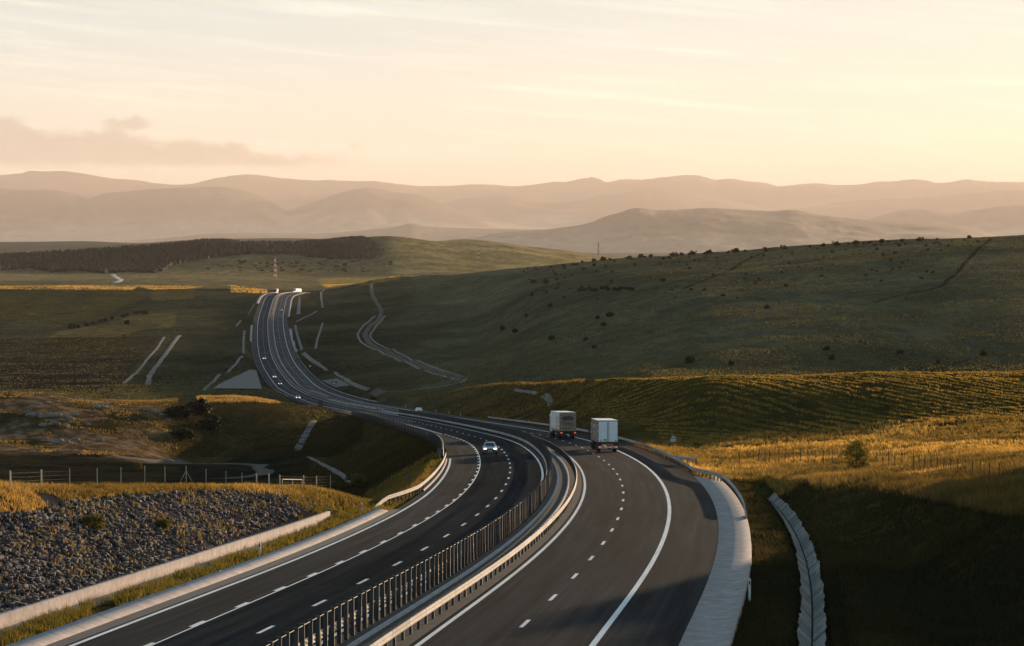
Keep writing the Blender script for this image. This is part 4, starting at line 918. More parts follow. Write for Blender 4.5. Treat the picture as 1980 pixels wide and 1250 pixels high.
sign('road_sign', 'low dark sign back with side arm by the curved guardrail', 'road sign', road(155, -14.9, -.4), .28, .42, .75, M_blueb, .3)
# a small white board on the far right verge
r_ = sign('marker_board', 'tiny white round board on the far right verge', 'marker', road(1232, 15.4, -.3), .9, .9, .9, M_signwhite, 0)
M_red = plain('reflector_red', (.28, .03, .03), .4); M_dp = plain('delineator_white', (.66, .66, .64), .5, var=.1)
def delin(label, P, rz=0.0, front='red'):
    root = tag(empty('delineator_post', P, rz), label, 'marker post', 'white delineator posts beside the road')
    m = MB(); V = [(-.06, 0, -.3), (.06, 0, -.3), (.05, .09, -.3), (-.05, .09, -.3), (-.06, 0, .98), (.06, 0, .92), (.05, .09, .92), (-.05, .09, .98)]
    m.add(V, [(0, 1, 5, 4), (1, 2, 6, 5), (2, 3, 7, 6), (3, 0, 4, 7), (4, 5, 6, 7)]); m.build('post', M_dp, root)
    m = MB(); m.box((0, -.006, .74), (.07, .012, .18)); m.build('reflector', M_red if front == 'red' else M_signwhite, root); return root
delin('white post in the grass verge, nearer of the two on the left', road(63.4, -14.5, -.05), heading(63))
delin('white post in the grass beside the guardrail end on the left', road(107, -14.6, -.05), heading(107))
delin('white post with red reflector at the edge of the right gutter', road(40.3, 14.95, -.1), heading(40))
for k, (s_, lb) in enumerate(((700, 'white post on the far right verge left of the dark sign back'), (655, 'white post on the right verge behind the white hatchback'), (612, 'white post on the right verge level with the white hatchback'), (576, 'white post on the right verge under the dark bank'), (545, 'white post on the right verge nearest to the long guardrail'))):
    delin(lb, road(s_, 13.6, -.15), heading(s_))
# ------------------------------------------------------------------ strips laid over the ground: chutes, ditches, tracks
def smooth_poly(P, n):
    P = np.asarray(P, float); t_ = np.concatenate([[0], np.cumsum(np.linalg.norm(np.diff(P[:, :2], axis=0), axis=1))]); q = np.linspace(0, t_[-1], n)
    if len(P) > 2: return np.stack([hermite(q, t_, P[:, k]) for k in range(P.shape[1])], -1)
    return np.stack([np.interp(q, t_, P[:, k]) for k in range(P.shape[1])], -1)
def strip(name, label, cat, pix, width, mat, lift=.12, ymin=300, vee=0.0, kind=None, wob=.15, step=3.0, group=None):
    P = np.array([gp(a, b, ymin) for a, b in pix]); width = width * (.62 if ymin > 600 and mat is M_chute else 1); n = max(4, int(np.linalg.norm(np.diff(P, axis=0), axis=1).sum() / step)); C = smooth_poly(P[:, :2], n)
    T = np.gradient(C, axis=0); T /= np.linalg.norm(T, axis=1)[:, None] + 1e-9; N = np.stack([T[:, 1], -T[:, 0]], -1); cols = []; uv = []; d_ = np.concatenate([[0], np.cumsum(np.linalg.norm(np.diff(C, axis=0), axis=1))])
    wv = width * (1 + wob * 2 * fbm(d_ / 6, d_ * 0 + 2, 3, 5) + .5 * np.minimum(fbm(d_ / 17, d_ * 0 + 9, 2, 8), 0))
    for q in (-.5, -.25, 0, .25, .5):
        Q = C + N * (q * wv)[:, None]; z = ter(Q[:, 0], Q[:, 1]) + lift - vee * (1 - abs(q) * 2)
        cols.append(np.stack([Q[:, 0], Q[:, 1], z], -1)); uv.append(np.stack([q * wv, d_], -1))
    # skirt down into the ground so that it never floats
    a = cols[0].copy(); a[:, 2] -= lift + .5; b = cols[-1].copy(); b[:, 2] -= lift + .5
    cols = [a] + cols + [b]; uv = [uv[0]] + uv + [uv[-1]]
    V = np.stack(cols, 1).reshape(-1, 3); k = len(cols); i = (np.arange(n - 1)[:, None] * k + np.arange(k - 1)[None]).ravel()
    o = npmesh(name, V, np.stack([i, i + 1, i + k + 1, i + k], -1), mat, None, False, np.stack(uv, 1).reshape(-1, 2))
    return tag(o, label, cat, group, kind)
M_chute = concrete('chute_concrete', .19, .90, 2.0, .62)
t = NT('track_dirt'); c = t.coord(); t.set(t.ramp(t.noise(c, .5, 7, .7), [(.3, (.045, .042, .033)), (.7, (.10, .09, .07))]), .95, 0, .1); M_track = t.m
dd = 'drain channel'
strip('drain_chute', 'stepped concrete chute down the dark slope below the parapet', dd, [(607, 813), (597, 830), (588, 847), (574, 872)], 1.7, M_chute, ymin=450)
strip('drain_channel', 'narrow pale channel along the foot of the dark embankment', dd, [(596, 884), (612, 892), (640, 908), (662, 921), (676, 936)], .75, M_chute, ymin=330)
for pts, lb in (([(492, 588), (478, 612)], 'pale drain beside the far straight, just below the crest on the left'), ([(466, 620), (457, 631)], 'short pale drain left of the far straight'), ([(472.6, 640), (471, 660), (471, 684)], 'upright pale drain left of the long gutter strip'), ([(469, 689), (455, 705), (438.5, 721)], 'pale drain slanting down left above the concrete fan'), ([(425, 724), (410, 740), (393, 756)], 'lowest pale drain left of the concrete fan')):
    strip('drain_channel', lb, dd, pts, 2.4, M_chute, ymin=850)
strip('drain_channel', 'thin pale drain, left one of the pair crossing the dark valley field', dd, [(318, 652), (303, 674), (282, 698), (266, 719), (239, 742)], 2.6, M_chute, ymin=850)
strip('drain_channel', 'broader pale drain, right one of the pair crossing the dark valley field', dd, [(347, 649), (326, 677), (314, 693), (295, 719), (284, 745)], 4.2, M_chute, ymin=850)
strip('drain_channel', 'pale drain along the inner side of the winding track', dd, [(725, 612), (703, 630), (692, 647), (697, 660), (725, 677), (770, 697), (812, 714)], 2.6, M_chute, ymin=780)
strip('drain_channel', 'pale drain on the inside of the hairpin of the track', dd, [(822, 717), (862, 730), (871, 736), (858, 740), (818, 748)], 2.0, M_chute, ymin=760)
strip('drain_channel', 'pale drain along the outer side of the winding track', dd, [(745, 611), (724, 636), (716, 652), (728, 664), (767, 681), (833, 709), (893, 729)], 2.2, M_chute, ymin=780)
strip('drain_channel', 'bright pale drain round the outer end of the hairpin', dd, [(901, 733), (882, 743), (851, 748), (798, 754)], 2.2, M_chute, ymin=765)
strip('track', None, None, [(715, 546), (722, 575), (737, 602), (733, 616), (712, 636), (706, 650), (715, 664), (760, 686), (820, 710), (862, 724), (884, 733), (872, 741), (840, 746), (780, 757), (720, 757)], 3.6, M_track, ymin=765, kind='structure', wob=.25)
strip('track', None, None, [(222, 884), (263, 888), (358, 894), (420, 897), (468, 898), (500, 907), (513, 913), (488, 921), (420, 927)], 3.2, M_track, ymin=330, kind='structure', wob=.5, lift=.1)
strip('track', None, None, [(216, 531), (226, 538), (232, 543), (222, 547)], 7, concrete('pale_gravel', .5, 1, None, .3), ymin=2600, kind='structure', wob=.5)
strip('track', None, None, [(1915, 465), (1870, 505), (1835, 540), (1800, 560), (1740, 572), (1690, 585)], 2.2, plain('trodden_earth', (.030, .030, .018), 1.0, spec=0), lift=.15, ymin=700, kind='structure', wob=.5)
strip('track', None, None, [(1500, 475), (1440, 505), (1380, 535), (1320, 560)], 2.5, plain('trodden_earth', (.034, .034, .02), 1.0, spec=0), lift=.15, ymin=700, kind='structure', wob=.5)
for pts, w_, lb in (([(570.6, 629), (577, 655), (584, 677)], 2.6, 'pale drain close to the right edge of the far straight'), ([(586, 683), (606, 699), (632, 717)], 3.0, 'pale drain running down right above the concrete apron'), ([(648, 720), (681, 742), (712, 754)], 2.6, 'pale drain right of the green sign'), ([(624, 625), (616, 650), (610, 675)], 2.4, 'pale drain on the slope beside the winding track'), ([(612, 602), (594, 612), (573, 623)], 2.4, 'pale drain slanting down to the far straight'), ([(627, 559), (620.5, 571), (624, 596)], 2.6, 'pale drain high up beside the crest')):
    strip('drain_channel', lb, dd, pts, w_, M_chute, ymin=900)
strip('drain_channel', 'pale curved drain head on the dark bank above the trucks', dd, [(1050, 765), (1058, 769), (1063, 776), (1064, 785)], 1.3, M_chute, ymin=400)
strip('drain_channel', 'pale drain foot on the dark bank left of the trucks', dd, [(1040, 793), (1026, 801), (1011, 807), (998, 813)], 1.0, M_chute, ymin=400)
strip('drain_channel', 'thin pale drain along the top of the dark bank', dd, [(994, 754), (1014, 757), (1038, 762)], .8, M_chute, ymin=400)
def patch(name, label, cat, corners, mat, ymin, lift=.25, n=9):
    P = [gp(a, b, ymin) for a, b in corners]; a, b, c_, d_ = [np.array(p) for p in P]; V = []; UV = []
    for i in range(n):
        for j in range(n):
            u, v = i / (n - 1), j / (n - 1); q = (a*(1-u) + b*u)*(1-v) + (d_*(1-u) + c_*u)*v
            q = q.copy(); q[2] = max(float(ter(q[:1], q[1:2])[0]) + lift, q[2] + lift * .5); V.append(q); UV.append((v * 9, u * 22))
    V = np.array(V); i = (np.arange(n - 1)[:, None] * n + np.arange(n - 1)[None]).ravel()
    return tag(npmesh(name, V, np.stack([i, i + n, i + n + 1, i + 1], -1), mat, None, False, UV), label, cat)
M_fan = concrete('apron_concrete', .13, .98, 2.6, .35)
patch('concrete_apron', 'ribbed pale concrete fan on the embankment left of the far bend', 'concrete apron', [(410, 754), (507, 755), (496, 718), (438, 738)], M_fan, 880, .5)
patch('concrete_apron', 'pale concrete apron behind the small green sign', 'concrete apron', [(622, 738), (648, 751), (677, 748), (652, 734)], M_fan, 880, .5)
patch('concrete_apron', 'narrow pale concrete slab beside the road under the crest', 'concrete apron', [(573, 610), (581, 609), (581, 572), (577, 580)], M_fan, 1600, .6)
# ------------------------------------------------------------------ grass
t = NT('grass_blade'); at = t.n('ShaderNodeAttribute'); at.attribute_name = 'cover'
tr_ = t.n('ShaderNodeBsdfTranslucent'); t.l(t.mul(at.outputs['Color'], (1.5, 1.25, .75)), tr_.inputs['Color']); t.set(at.outputs['Color'], .8, 0, .1)
mx = t.n('ShaderNodeMixShader'); mx.inputs[0].default_value = .5; t.l(t.b.outputs[0], mx.inputs[1]); t.l(tr_.outputs[0], mx.inputs[2]); t.l(mx.outputs[0], t.out.inputs['Surface']); M_blade = t.m
def blades(X, Y, h, w, col, lean=.35, nb=1, spread=.1, seed=1):
    """returns verts, faces, colours of grass blades rooted at X, Y"""
    r = np.random.default_rng(seed); n = len(X)
    X = np.repeat(X, nb) + r.normal(0, spread, n * nb); Y = np.repeat(Y, nb) + r.normal(0, spread, n * nb); h = np.repeat(h, nb) * r.uniform(.55, 1.15, n * nb); w = np.repeat(w, nb); col = np.repeat(col, nb, 0) * r.uniform(.75, 1.3, (n * nb, 1))
    Z = ter(X, Y) - .04; a = r.uniform(0, math.pi, n * nb); dx, dy = np.cos(a) * w / 2, np.sin(a) * w / 2; lx, ly = r.normal(0, lean, n * nb) * h - .10 * h, r.normal(0, lean, n * nb) * h
    V = np.stack([np.stack([X - dx, Y - dy, Z], -1), np.stack([X + dx, Y + dy, Z], -1), np.stack([X + lx * .4 + dx * .7, Y + ly * .4 + dy * .7, Z + h * .6], -1), np.stack([X + lx, Y + ly, Z + h], -1), np.stack([X + lx * .4 - dx * .7, Y + ly * .4 - dy * .7, Z + h * .6], -1)], 1).reshape(-1, 3)
    b = np.arange(n * nb)[:, None] * 5; F = b + np.array([[0, 1, 2, 4]]); F2 = b + np.array([[4, 2, 3, 3]])
    return V, F, b[:, 0], np.repeat(col, 5, 0)
GV, GF, GC = [], [], []; _base = 0
def grow(n, u0, u1, y0, y1, mask, h, w, c0, c1, nb=3, lean=.3, spread=.12, clump=.5, csc=2.2, seed=1, pw=1.6, gain=1.0):
    """scatter tufts over a patch seen between columns u0, u1 and distances y0, y1; mask(s, d, px, py, X, Y)"""
    global _base
    r = np.random.default_rng(seed); y = y0 * y1 / (y0 + r.uniform(0, 1, n) ** (1 / 1.0) * (y1 - y0)) if pw else r.uniform(y0, y1, n)
    u = r.uniform(u0, u1, n); X = (u - CX) / FPX * y; s, d = station(X, y); Z = ter(X, y); qx, qy = topix(np.stack([X, y, Z], -1))
    f = fbm(X / csc, y / csc, 3, seed + 3) + .5; f2 = fbm(X / 11, y / 16, 3, seed + 7) + .5
    k = mask(s, d, qx, qy, X, y) & (f > clump * r.uniform(.55, 1.1, n)); X, y, f, f2 = X[k], y[k], f[k], f2[k]
    if not len(X): return
    m = np.clip(smoothstep(f2, .3, .7) * .65 + r.uniform(0, .4, len(X)), 0, 1)
    V, F, b, C = blades(X, y, h * (.55 + .9 * f) , np.full(len(X), w), lerp(c0, c1, m), lean, nb, spread, seed)
    GV.append(V); GC.append(C * gain); q = np.arange(len(V) // 5)[:, None] * 5 + _base
    GF.append(np.concatenate([q + np.array([[0, 1, 2]]), q + np.array([[0, 2, 4]]), q + np.array([[4, 2, 3]])])); _base += len(V)
GR, GO, DG, ST = (.080, .092, .022), (.26, .185, .06), (.044, .046, .017), (.38, .28, .11)
RUBP = [(-400, 1500), (-400, 1010), (53, 992), (130, 972), (200, 962), (300, 955), (380, 950), (450, 951), (540, 958), (600, 966), (640, 974), (640, 1000), (53, 1260)]
grow(26000, 0, 760, 88, 200, lambda s, d, a, b, X, Y: (d < -14.05) & (d > -16.1) & (s < 128) & ~((abs(a - 205) < 26) & (b > 1170) & (b < 1195)), .50, .045, GR, (.17, .145, .038), 5, gain=0.8, seed=101, clump=.36)
grow(15000, 20, 780, 90, 200, lambda s, d, a, b, X, Y: (d < -15.6) & (d > -17.0) & (s < 118) & (fbm(X / 1.5, Y / 4, 3, 5) > .13), .35, .05, GR, GO, 3, gain=0.8, seed=102)
grow(60000, -60, 780, 112, 240, lambda s, d, a, b, X, Y: (d < -17.3) & ~inpoly(a, b, RUBP) & (b < 1000), .38, .055, (.085, .07, .024), (.36, .25, .09), 4, seed=103, clump=.40)
grow(26000, 560, 900, 165, 330, lambda s, d, a, b, X, Y: (d < -13.3) & (d > -23) & (s > 98) & (s < 240), .40, .06, GR, GO, 4, gain=0.8, seed=104, clump=.4)
grow(34000, 560, 900, 260, 700, lambda s, d, a, b, X, Y: (d < -13.8) & (d > -36) & (s > 215) & (s < 700), .26, .11, (.030, .034, .019), (.066, .056, .024), 3, gain=0.62, seed=105, clump=.36)  # embankment grass: shade of slope and parapet put into darker blades
grow(52000, 1380, 2250, 84, 240, lambda s, d, a, b, X, Y: (d > 14.75) & ((d < 17.5) | (d > 18.5) | (fbm(X / 1.2, Y / 3.5, 3, 55) > .17)) & (d < 38) & (s < 160), .34, .055, (.030, .038, .021), (.068, .062, .028), 4, gain=0.6, seed=106, clump=.32)  # dark green bank grass, with the bank's shade added to its colour
grow(26000, 1380, 2200, 130, 240, lambda s, d, a, b, X, Y: (d > 21) & (d < 44) & (s < 175) & (b < np.interp(a, [1480, 1560, 1650, 1750, 1830, 1927, 2100], [945, 938, 940, 953, 968, 990, 1010]) + 10), .75, .05, (.09, .075, .025), ST, 4, gain=.55, seed=107, clump=.42)
grow(60000, 1180, 2250, 185, 345, lambda s, d, a, b, X, Y: (d > 13.0) & (s > 128) & (s < 330) & ((d > 19) | (s > 150)), .50, .075, (.10, .082, .026), (.58, .39, .13), 4, seed=108, clump=.44)
grow(16000, 1180, 2250, 185, 320, lambda s, d, a, b, X, Y: (d > 17) & (s > 140) & (fbm(X / 7, Y / 7, 3, 15) > .06), .80, .07, (.045, .042, .016), (.14, .105, .035), 5, seed=118, clump=.4)
# dry crop standing on the strips about the crest, and rough grazing on the hills
grow(26000, -100, 800, 2150, 2900, lambda s, d, a, b, X, Y: inpoly(a, b, P6) | inpoly(a, b, P7) | inpoly(a, b, P8) | inpoly(a, b, P9), .8, 1.1, (.26, .19, .07), (.46, .33, .12), 2, seed=121, clump=.42, csc=20, spread=1.2)
grow(90000, -60, 2050, 640, 2350, lambda s, d, a, b, X, Y: (np.abs(d) > 17) & ((a > 560) | (Y > 800)), .40, .45, (.050, .056, .027), (.105, .098, .045), 2, gain=.95, seed=122, clump=.44, csc=26, spread=.8)
grow(5000, -100, 640, 100, 215, lambda s, d, a, b, X, Y: inpoly(a, b, RUBP) & (d < -17.6), .30, .04, (.09, .09, .025), (.26, .20, .07), 5, seed=130, clump=.56)
# crop rows of the sown field
def rows(s, d, a, b, X, Y):
    q = (X * math.cos(FA) - Y * math.sin(FA)) / 2.6 + .25 * fbm(X / 9, Y / 9, 2, 9)
    return (d > 19) & (s > 185) & (a > 1085) & (np.abs(q - np.round(q)) < .22) & (fbm(X / 5, Y / 5, 3, 66) > -.14)
for k in range(3): grow(70000, 1085, 2300, 285, 520, rows, .27, .17, (.07, .07, .018), (.30, .21, .055), 2, seed=110 + k, clump=.3, spread=.12)
grow(30000, 740, 1130, 330, 820, lambda s, d, a, b, X, Y: (d > 13.2) & (d < 42) & (s > 255) & (s < 800), .45, .13, DG, GO, 3, gain=0.7, seed=114, clump=.36)
grow(52000, -40, 660, 480, 780, lambda s, d, a, b, X, Y: (d < -13.5) & (b < 880) & (a < 345) & (fbm(X / 14, Y / 20, 4, 77) < .12) & ((b < 800) | (a > 225) | (fbm(X / 9, Y / 9, 3, 70) > .05)), .34, .15, (.10, .08, .03), (.34, .25, .10), 2, gain=0.85, seed=115, clump=.44, csc=6)
grow(40000, 330, 700, 480, 720, lambda s, d, a, b, X, Y: (d < -13.5) & (b > 782) & (b < 885), .36, .16, (.022, .028, .017), (.05, .047, .022), 2, gain=0.62, seed=119, clump=.36, csc=6)  # mound face and hollow: shade painted into the grass colour
grow(14000, 380, 680, 640, 800, lambda s, d, a, b, X, Y: (d < -13.2) & (d > -70) & (b < 779 + 9 * fbm(X / 12, Y / 12, 3, 3)), .65, .17, GO, (.34, .24, .09), 3, seed=116, clump=.3, csc=6)
GV = np.concatenate(GV); GF = np.concatenate(GF); GC = np.concatenate(GC)
tag(npmesh('grass', GV, GF, M_blade, col=GC), kind='stuff'); print('grass blades', len(GV) // 5); del GV, GF, GC
# ------------------------------------------------------------------ rubble slope
def rocks(n, seed, mask, y0, y1, u0, u1, r0, r1, sink=.25):
    r = np.random.default_rng(seed); y = y0 * y1 / (y0 + r.uniform(0, 1, n) * (y1 - y0)); X = (r.uniform(u0, u1, n) - CX) / FPX * y
    Z = ter(X, y); s, d = station(X, y); qx, qy = topix(np.stack([X, y, Z], -1)); k = mask(s, d, qx, qy); X, y, Z = X[k], y[k], Z[k]; n = len(X)
    R0 = r0 + (r1 - r0) * r.uniform(0, 1, n) ** 3.2
    base = np.array([(x_, y_, z_) for x_ in (-1, 1) for y_ in (-1, 1) for z_ in (-1, 1)], float) * .62
    V = base[None] * r.uniform(.45, 1.25, (n, 8, 3)); sc = np.stack([r.uniform(.6, 1.5, n), r.uniform(.6, 1.4, n), r.uniform(.45, 1.0, n)], -1); V = V * sc[:, None] * R0[:, None, None]
    a = r.uniform(0, 6.28, n); b = r.normal(0, .5, n); ca, sa, cb, sb = np.cos(a), np.sin(a), np.cos(b), np.sin(b)
    x1 = V[..., 0]; z1 = V[..., 2]; V[..., 0] = x1 * cb[:, None] + z1 * sb[:, None]; V[..., 2] = -x1 * sb[:, None] + z1 * cb[:, None]
    x1 = V[..., 0].copy(); y1_ = V[..., 1].copy(); V[..., 0] = x1 * ca[:, None] - y1_ * sa[:, None]; V[..., 1] = x1 * sa[:, None] + y1_ * ca[:, None]
    V += np.stack([X, y, Z + R0 * sink], -1)[:, None]
    f = np.array([(0, 1, 3), (0, 3, 2), (4, 6, 7), (4, 7, 5), (0, 4, 5), (0, 5, 1), (2, 3, 7), (2, 7, 6), (0, 2, 6), (0, 6, 4), (1, 5, 7), (1, 7, 3)])
    F = (np.arange(n)[:, None, None] * 8 + f[None]).reshape(-1, 3)
    tone = r.uniform(.5, 1.45, n)[:, None]; C = np.repeat(np.stack([tone[:, 0] * .12, tone[:, 0] * .105, tone[:, 0] * .097], -1), 8, 0)
    return V.reshape(-1, 3), F, C
t = NT('broken_stone'); c = t.coord(); at = t.n('ShaderNodeAttribute'); at.attribute_name = 'cover'
t.set(t.mul(at.outputs['Color'], t.ramp(t.noise(c, 9, 5, .7), [(.3, (.65, .65, .66)), (.7, (1.3, 1.27, 1.22))])), .9, 0, .15); t.bump(t.noise(c, 25, 4, .7), .4, .02); M_rock = t.m
V, F, C = rocks(46000, 5, lambda s, d, a, b: inpoly(a, b, RUBP) & (d < -17.45), 100, 215, -150, 660, .06, .27)
tag(npmesh('rubble', V, F, M_rock, col=C), kind='stuff')
# boulders and outcrops on the stony knoll
def boulder_mesh(seed):
    V, F, C = [], [], []; r = np.random.default_rng(seed); m = MB(); n = 9
    ph = [(math.acos(1 - 2 * (i + .5) / 26), i * 2.39996) for i in range(26)]; P = np.array([(math.sin(a) * math.cos(b), math.sin(a) * math.sin(b), math.cos(a)) for a, b in ph]) * r.uniform(.7, 1.15, (26, 1)); P[:, 2] *= .6
    import bmesh
    bm = bmesh.new(); vs = [bm.verts.new(p) for p in P]; bmesh.ops.convex_hull(bm, input=vs); me = bpy.data.meshes.new('boulder'); bm.to_mesh(me); bm.free(); me.materials.append(M_bould); return me
t = NT('pale_limestone'); c = t.coord(); t.set(t.ramp(t.noise(c, 2.5, 7, .7), [(.3, (.11, .095, .078)), (.7, (.26, .23, .19))]), .9, 0, .15); t.bump(t.noise(c, 6, 4, .7), .5, .08); M_bould = t.m
BM = [boulder_mesh(k) for k in range(4)]
bspots = [(62, 806, 1.5), (80, 807, 1.3), (100, 806, 1.6), (112, 804, 1.2), (124, 808, 1.1), (137, 813, 1.2), (146, 803, .9), (83, 823, 1.2), (95, 823, .9), (108, 821, 1.3), (128, 823, .8), (75, 783, .9), (92, 780, .8), (110, 778, .8), (130, 775, .8), (150, 773, .7), (186, 790, 1.4), (193, 789, 1.5), (203, 791, 1.4), (212, 792, 1.0), (295, 796, .9), (305, 800, 1.0), (313, 803, .8), (282, 793, .7), (326, 813, .6), (112, 858, 1.6), (120, 859, 1.3), (128, 857, 1.2), (96, 861, .7), (148, 851, .9), (195, 853, .8), (157, 863, .6), (88, 849, .6), (62, 876, .9), (248, 812, .5), (232, 770, .6), (270, 788, .6), (170, 822, .6)]
for k, (a, b, r_) in enumerate(bspots):
    P = gp(a, b, 430); o = bpy.data.objects.new('boulder', BM[k % 4]); COL.objects.link(o); o.location = P + np.array([0, 0, r_ * .15]); o.scale = (r_ * 1.15, r_, r_); o.rotation_euler = (0, 0, k * 1.7)
    if k in (16, 17, 18): lb = 'grey boulder in the small heap at the middle of the sunlit knoll'
    elif k < 11: lb = 'pale boulder in the broken rock band at the left end of the knoll'
    elif k in (25, 26, 27): lb = 'pale block in the low outcrop under the knoll'
    else: lb = 'small pale stone lying loose on the stony knoll'
    tag(o, lb, 'boulder', 'boulders on the stony knoll')
# ------------------------------------------------------------------ bushes and trees
t = NT('leaf'); at = t.n('ShaderNodeAttribute'); at.attribute_name = 'cover'; tr_ = t.n('ShaderNodeBsdfTranslucent'); t.l(t.mul(at.outputs['Color'], (1.4, 1.3, .6)), tr_.inputs['Color']); t.set(at.outputs['Color'], .7, 0, .2)
mx = t.n('ShaderNodeMixShader'); mx.inputs[0].default_value = .35; t.l(t.b.outputs[0], mx.inputs[1]); t.l(tr_.outputs[0], mx.inputs[2]); t.l(mx.outputs[0], t.out.inputs['Surface']); M_leaf = t.m
M_bark = plain('bark', (.06, .045, .032), .9)
def leaf_cloud(name, blobs, n, size, c0, c1, seed, mat=None, up=0.0):
    """leaf sized faces through the volume of several overlapping lobes (x, y, z, rx, ry, rz)"""
    r = np.random.default_rng(seed); B = np.array(blobs, float); wgt = B[:, 3] * B[:, 4] * B[:, 5]; k = r.choice(len(B), n, p=wgt / wgt.sum())
    v = r.normal(0, 1, (n, 3)); v /= np.linalg.norm(v, axis=1)[:, None]; rad = r.uniform(.25, 1.0, n) ** .5 * (.8 + .35 * r.uniform(0, 1, n)); P = B[k, :3] + v * rad[:, None] * B[k, 3:6]
    P = P[P[:, 2] > .02]; n = len(P); a = r.normal(0, 1, (n, 3)); a /= np.linalg.norm(a, axis=1)[:, None]; b = np.cross(a, r.normal(0, 1, (n, 3))); b /= np.linalg.norm(b, axis=1)[:, None] + 1e-9; b[:, 2] += up
    s = size * r.uniform(.5, 1.4, n)[:, None]; V = np.stack([P - a * s * .5, P + b * s * .38, P + a * s * .6, P - b * s * .38], 1).reshape(-1, 3)
    F = np.arange(n)[:, None] * 4 + np.array([[0, 1, 2, 3]]); tone = np.repeat(r.uniform(0, 1, n), 4); return npmesh(name, V, F, mat or M_leaf, col=lerp(c0, c1, tone))
DK0, DK1 = (.008, .011, .007), (.020, .022, .011)
def bush_proto(seed, n, size, c0=DK0, c1=DK1, tall=1.0):
    r = np.random.default_rng(seed); bl = [(0, 0, .45 * tall, .55, .5, .45 * tall)] + [(r.uniform(-.5, .5), r.uniform(-.4, .4), r.uniform(.25, .7) * tall, r.uniform(.25, .42), r.uniform(.25, .4), r.uniform(.22, .35) * tall) for _ in range(6)]
    o = leaf_cloud('bush', bl, n, size, c0, c1, seed); me = o.data; bpy.data.objects.remove(o); return me
BB = [bush_proto(40 + k, 900, .16) for k in range(4)]; BS = [bush_proto(60 + k, 150, .34) for k in range(4)]
BG = [bush_proto(80 + k, 2200, .085, (.05, .055, .016), (.16, .125, .035), 1.0) for k in range(3)]
def bush(px_, py_, wpx, label, meshes, ymin, group=None, hs=1.0, cat='bush', k=[0]):
    P = gp(px_, py_, ymin); w_ = wpx * (1.2 if ymin > 700 else 1) / FPX * P[1] / 1.35; k[0] += 1
    o = bpy.data.objects.new('bush', meshes[k[0] % len(meshes)]); COL.objects.link(o); o.location = P - np.array([0, 0, w_ * .08]); o.scale = (w_, w_, w_ * hs); o.rotation_euler = (0, 0, k[0] * 1.3); tag(o, label, cat, group); return o
hg = 'bushes dotted over the dark hill'
for a, b, w_, lb in ((1333, 703, 20, 'big round dark bush low on the hill above the sown field'), (1415, 706, 11, 'dark bush right of the big round one above the sown field'), (1600, 678, 13, 'upper of two dark bushes near the foot of the right hill'), (1608, 696, 14, 'lower of two dark bushes near the foot of the right hill'), (1739, 685, 12, 'lone dark bush near the foot of the hill far right'), (1483, 598, 11, 'lone dark bush half way up the hill in the open'), (1180, 613, 14, 'largest dark bush of the trio half way up the hill'), (1156, 617, 9, 'left dark bush of the trio half way up the hill'), (1166, 631, 11, 'lowest dark bush of the trio half way up the hill'), (1063, 595, 10, 'dark bush at the left of the middle slope'), (1066, 658, 14, 'dark bush on the lower slope above the hairpin track'), (972, 639, 12, 'left dark bush of the pair above the winding track'), (997, 644, 12, 'right dark bush of the pair above the winding track'), (1132, 659, 9, 'small dark bush on the lower slope right of the pair'), (1148, 674, 10, 'lowest small dark bush on the slope above the hairpin'), (1018, 613, 8, 'small dark bush above the pair by the track'), (1033, 548, 10, 'left dark bush of two on the upper slope'), (1055, 549, 12, 'right dark bush of two on the upper slope'), (1281, 545, 11, 'dark bush standing alone high on the slope'), (1519, 555, 9, 'dark bush on the upper right slope'), (1902, 688, 13, 'dark bush at the far right foot of the hill'), (1815, 704, 10, 'low dark bush far right just above the field crest'), (281, 608, 13, 'round dark tree bush in the left valley fields'), (245, 628, 12, 'dark bush on the field boundary left of the round one'), (239, 652, 6, 'small dark bush under the pale crop field'), (140, 636, 14, 'dark bush at the left end of the field boundary')):
    bush(a, b, w_, lb, BB, 740, hg if a > 900 else 'bushes in the valley fields')
r_ = np.random.default_rng(77)
for k in range(150):
    a = r_.uniform(1010, 1915); cy0 = np.interp(a, [1000, 1200, 1400, 1650, 1927], [517, 499, 487, 471, 457]); b = cy0 + 6 + 75 * r_.uniform(0, 1) ** 1.8 * np.interp(a, [1000, 1300, 1927], [.7, 1.2, 1.0])
    bush(a, b, r_.uniform(3.0, 6.5), 'small dark bush among many on the upper slope of the right hill', BS, 800, 'small bushes on the upper slope')
for k, a in enumerate((1125, 1148, 1166, 1180, 1215, 1238, 1247, 1258, 1302, 1310, 1318, 1338, 1363, 1368, 1372, 1408, 1420, 1425, 1440, 1480, 1516, 1566, 1592, 1618, 1640, 1652, 1656, 1670, 1681, 1704, 1718, 1744, 1779, 1812, 1874)):
    cy0 = np.interp(a, [1000, 1200, 1400, 1650, 1927], [516, 499, 487, 470.5, 456]) + 3.0
    bush(a, cy0, 6.0 + 2.5 * (k % 3), 'dark bush silhouetted on the crest of the right hill', BS, 1300, 'bushes along the crest')
for k in range(14): bush(1122 + 8 * k + r_.uniform(-3, 3), 562 + r_.uniform(-3, 3), 9, 'dark bush in the long thicket across the middle of the hill', BB, 900, 'thicket on the hill')
for k in range(10): bush(150 + 14 * k + r_.uniform(-4, 4), 634 - 3.2 * k + r_.uniform(-1, 1), 9, 'dark bush in the row along the valley field boundary', BB, 900, 'bushes along the field boundary')
for k in range(60): bush(r_.uniform(400, 760), r_.uniform(503, 527), r_.uniform(4, 9), 'dark scrub bush on the tan plain below the wood', BS, 3000, 'scrub below the wood', .6)
for k in range(6): bush(465 + k * 9 + r_.uniform(-3, 3), 562 + r_.uniform(-3, 4), 3, 'tiny dark bush on the golden strip left of the crest', BS, 1900, 'bushes on the golden strip')
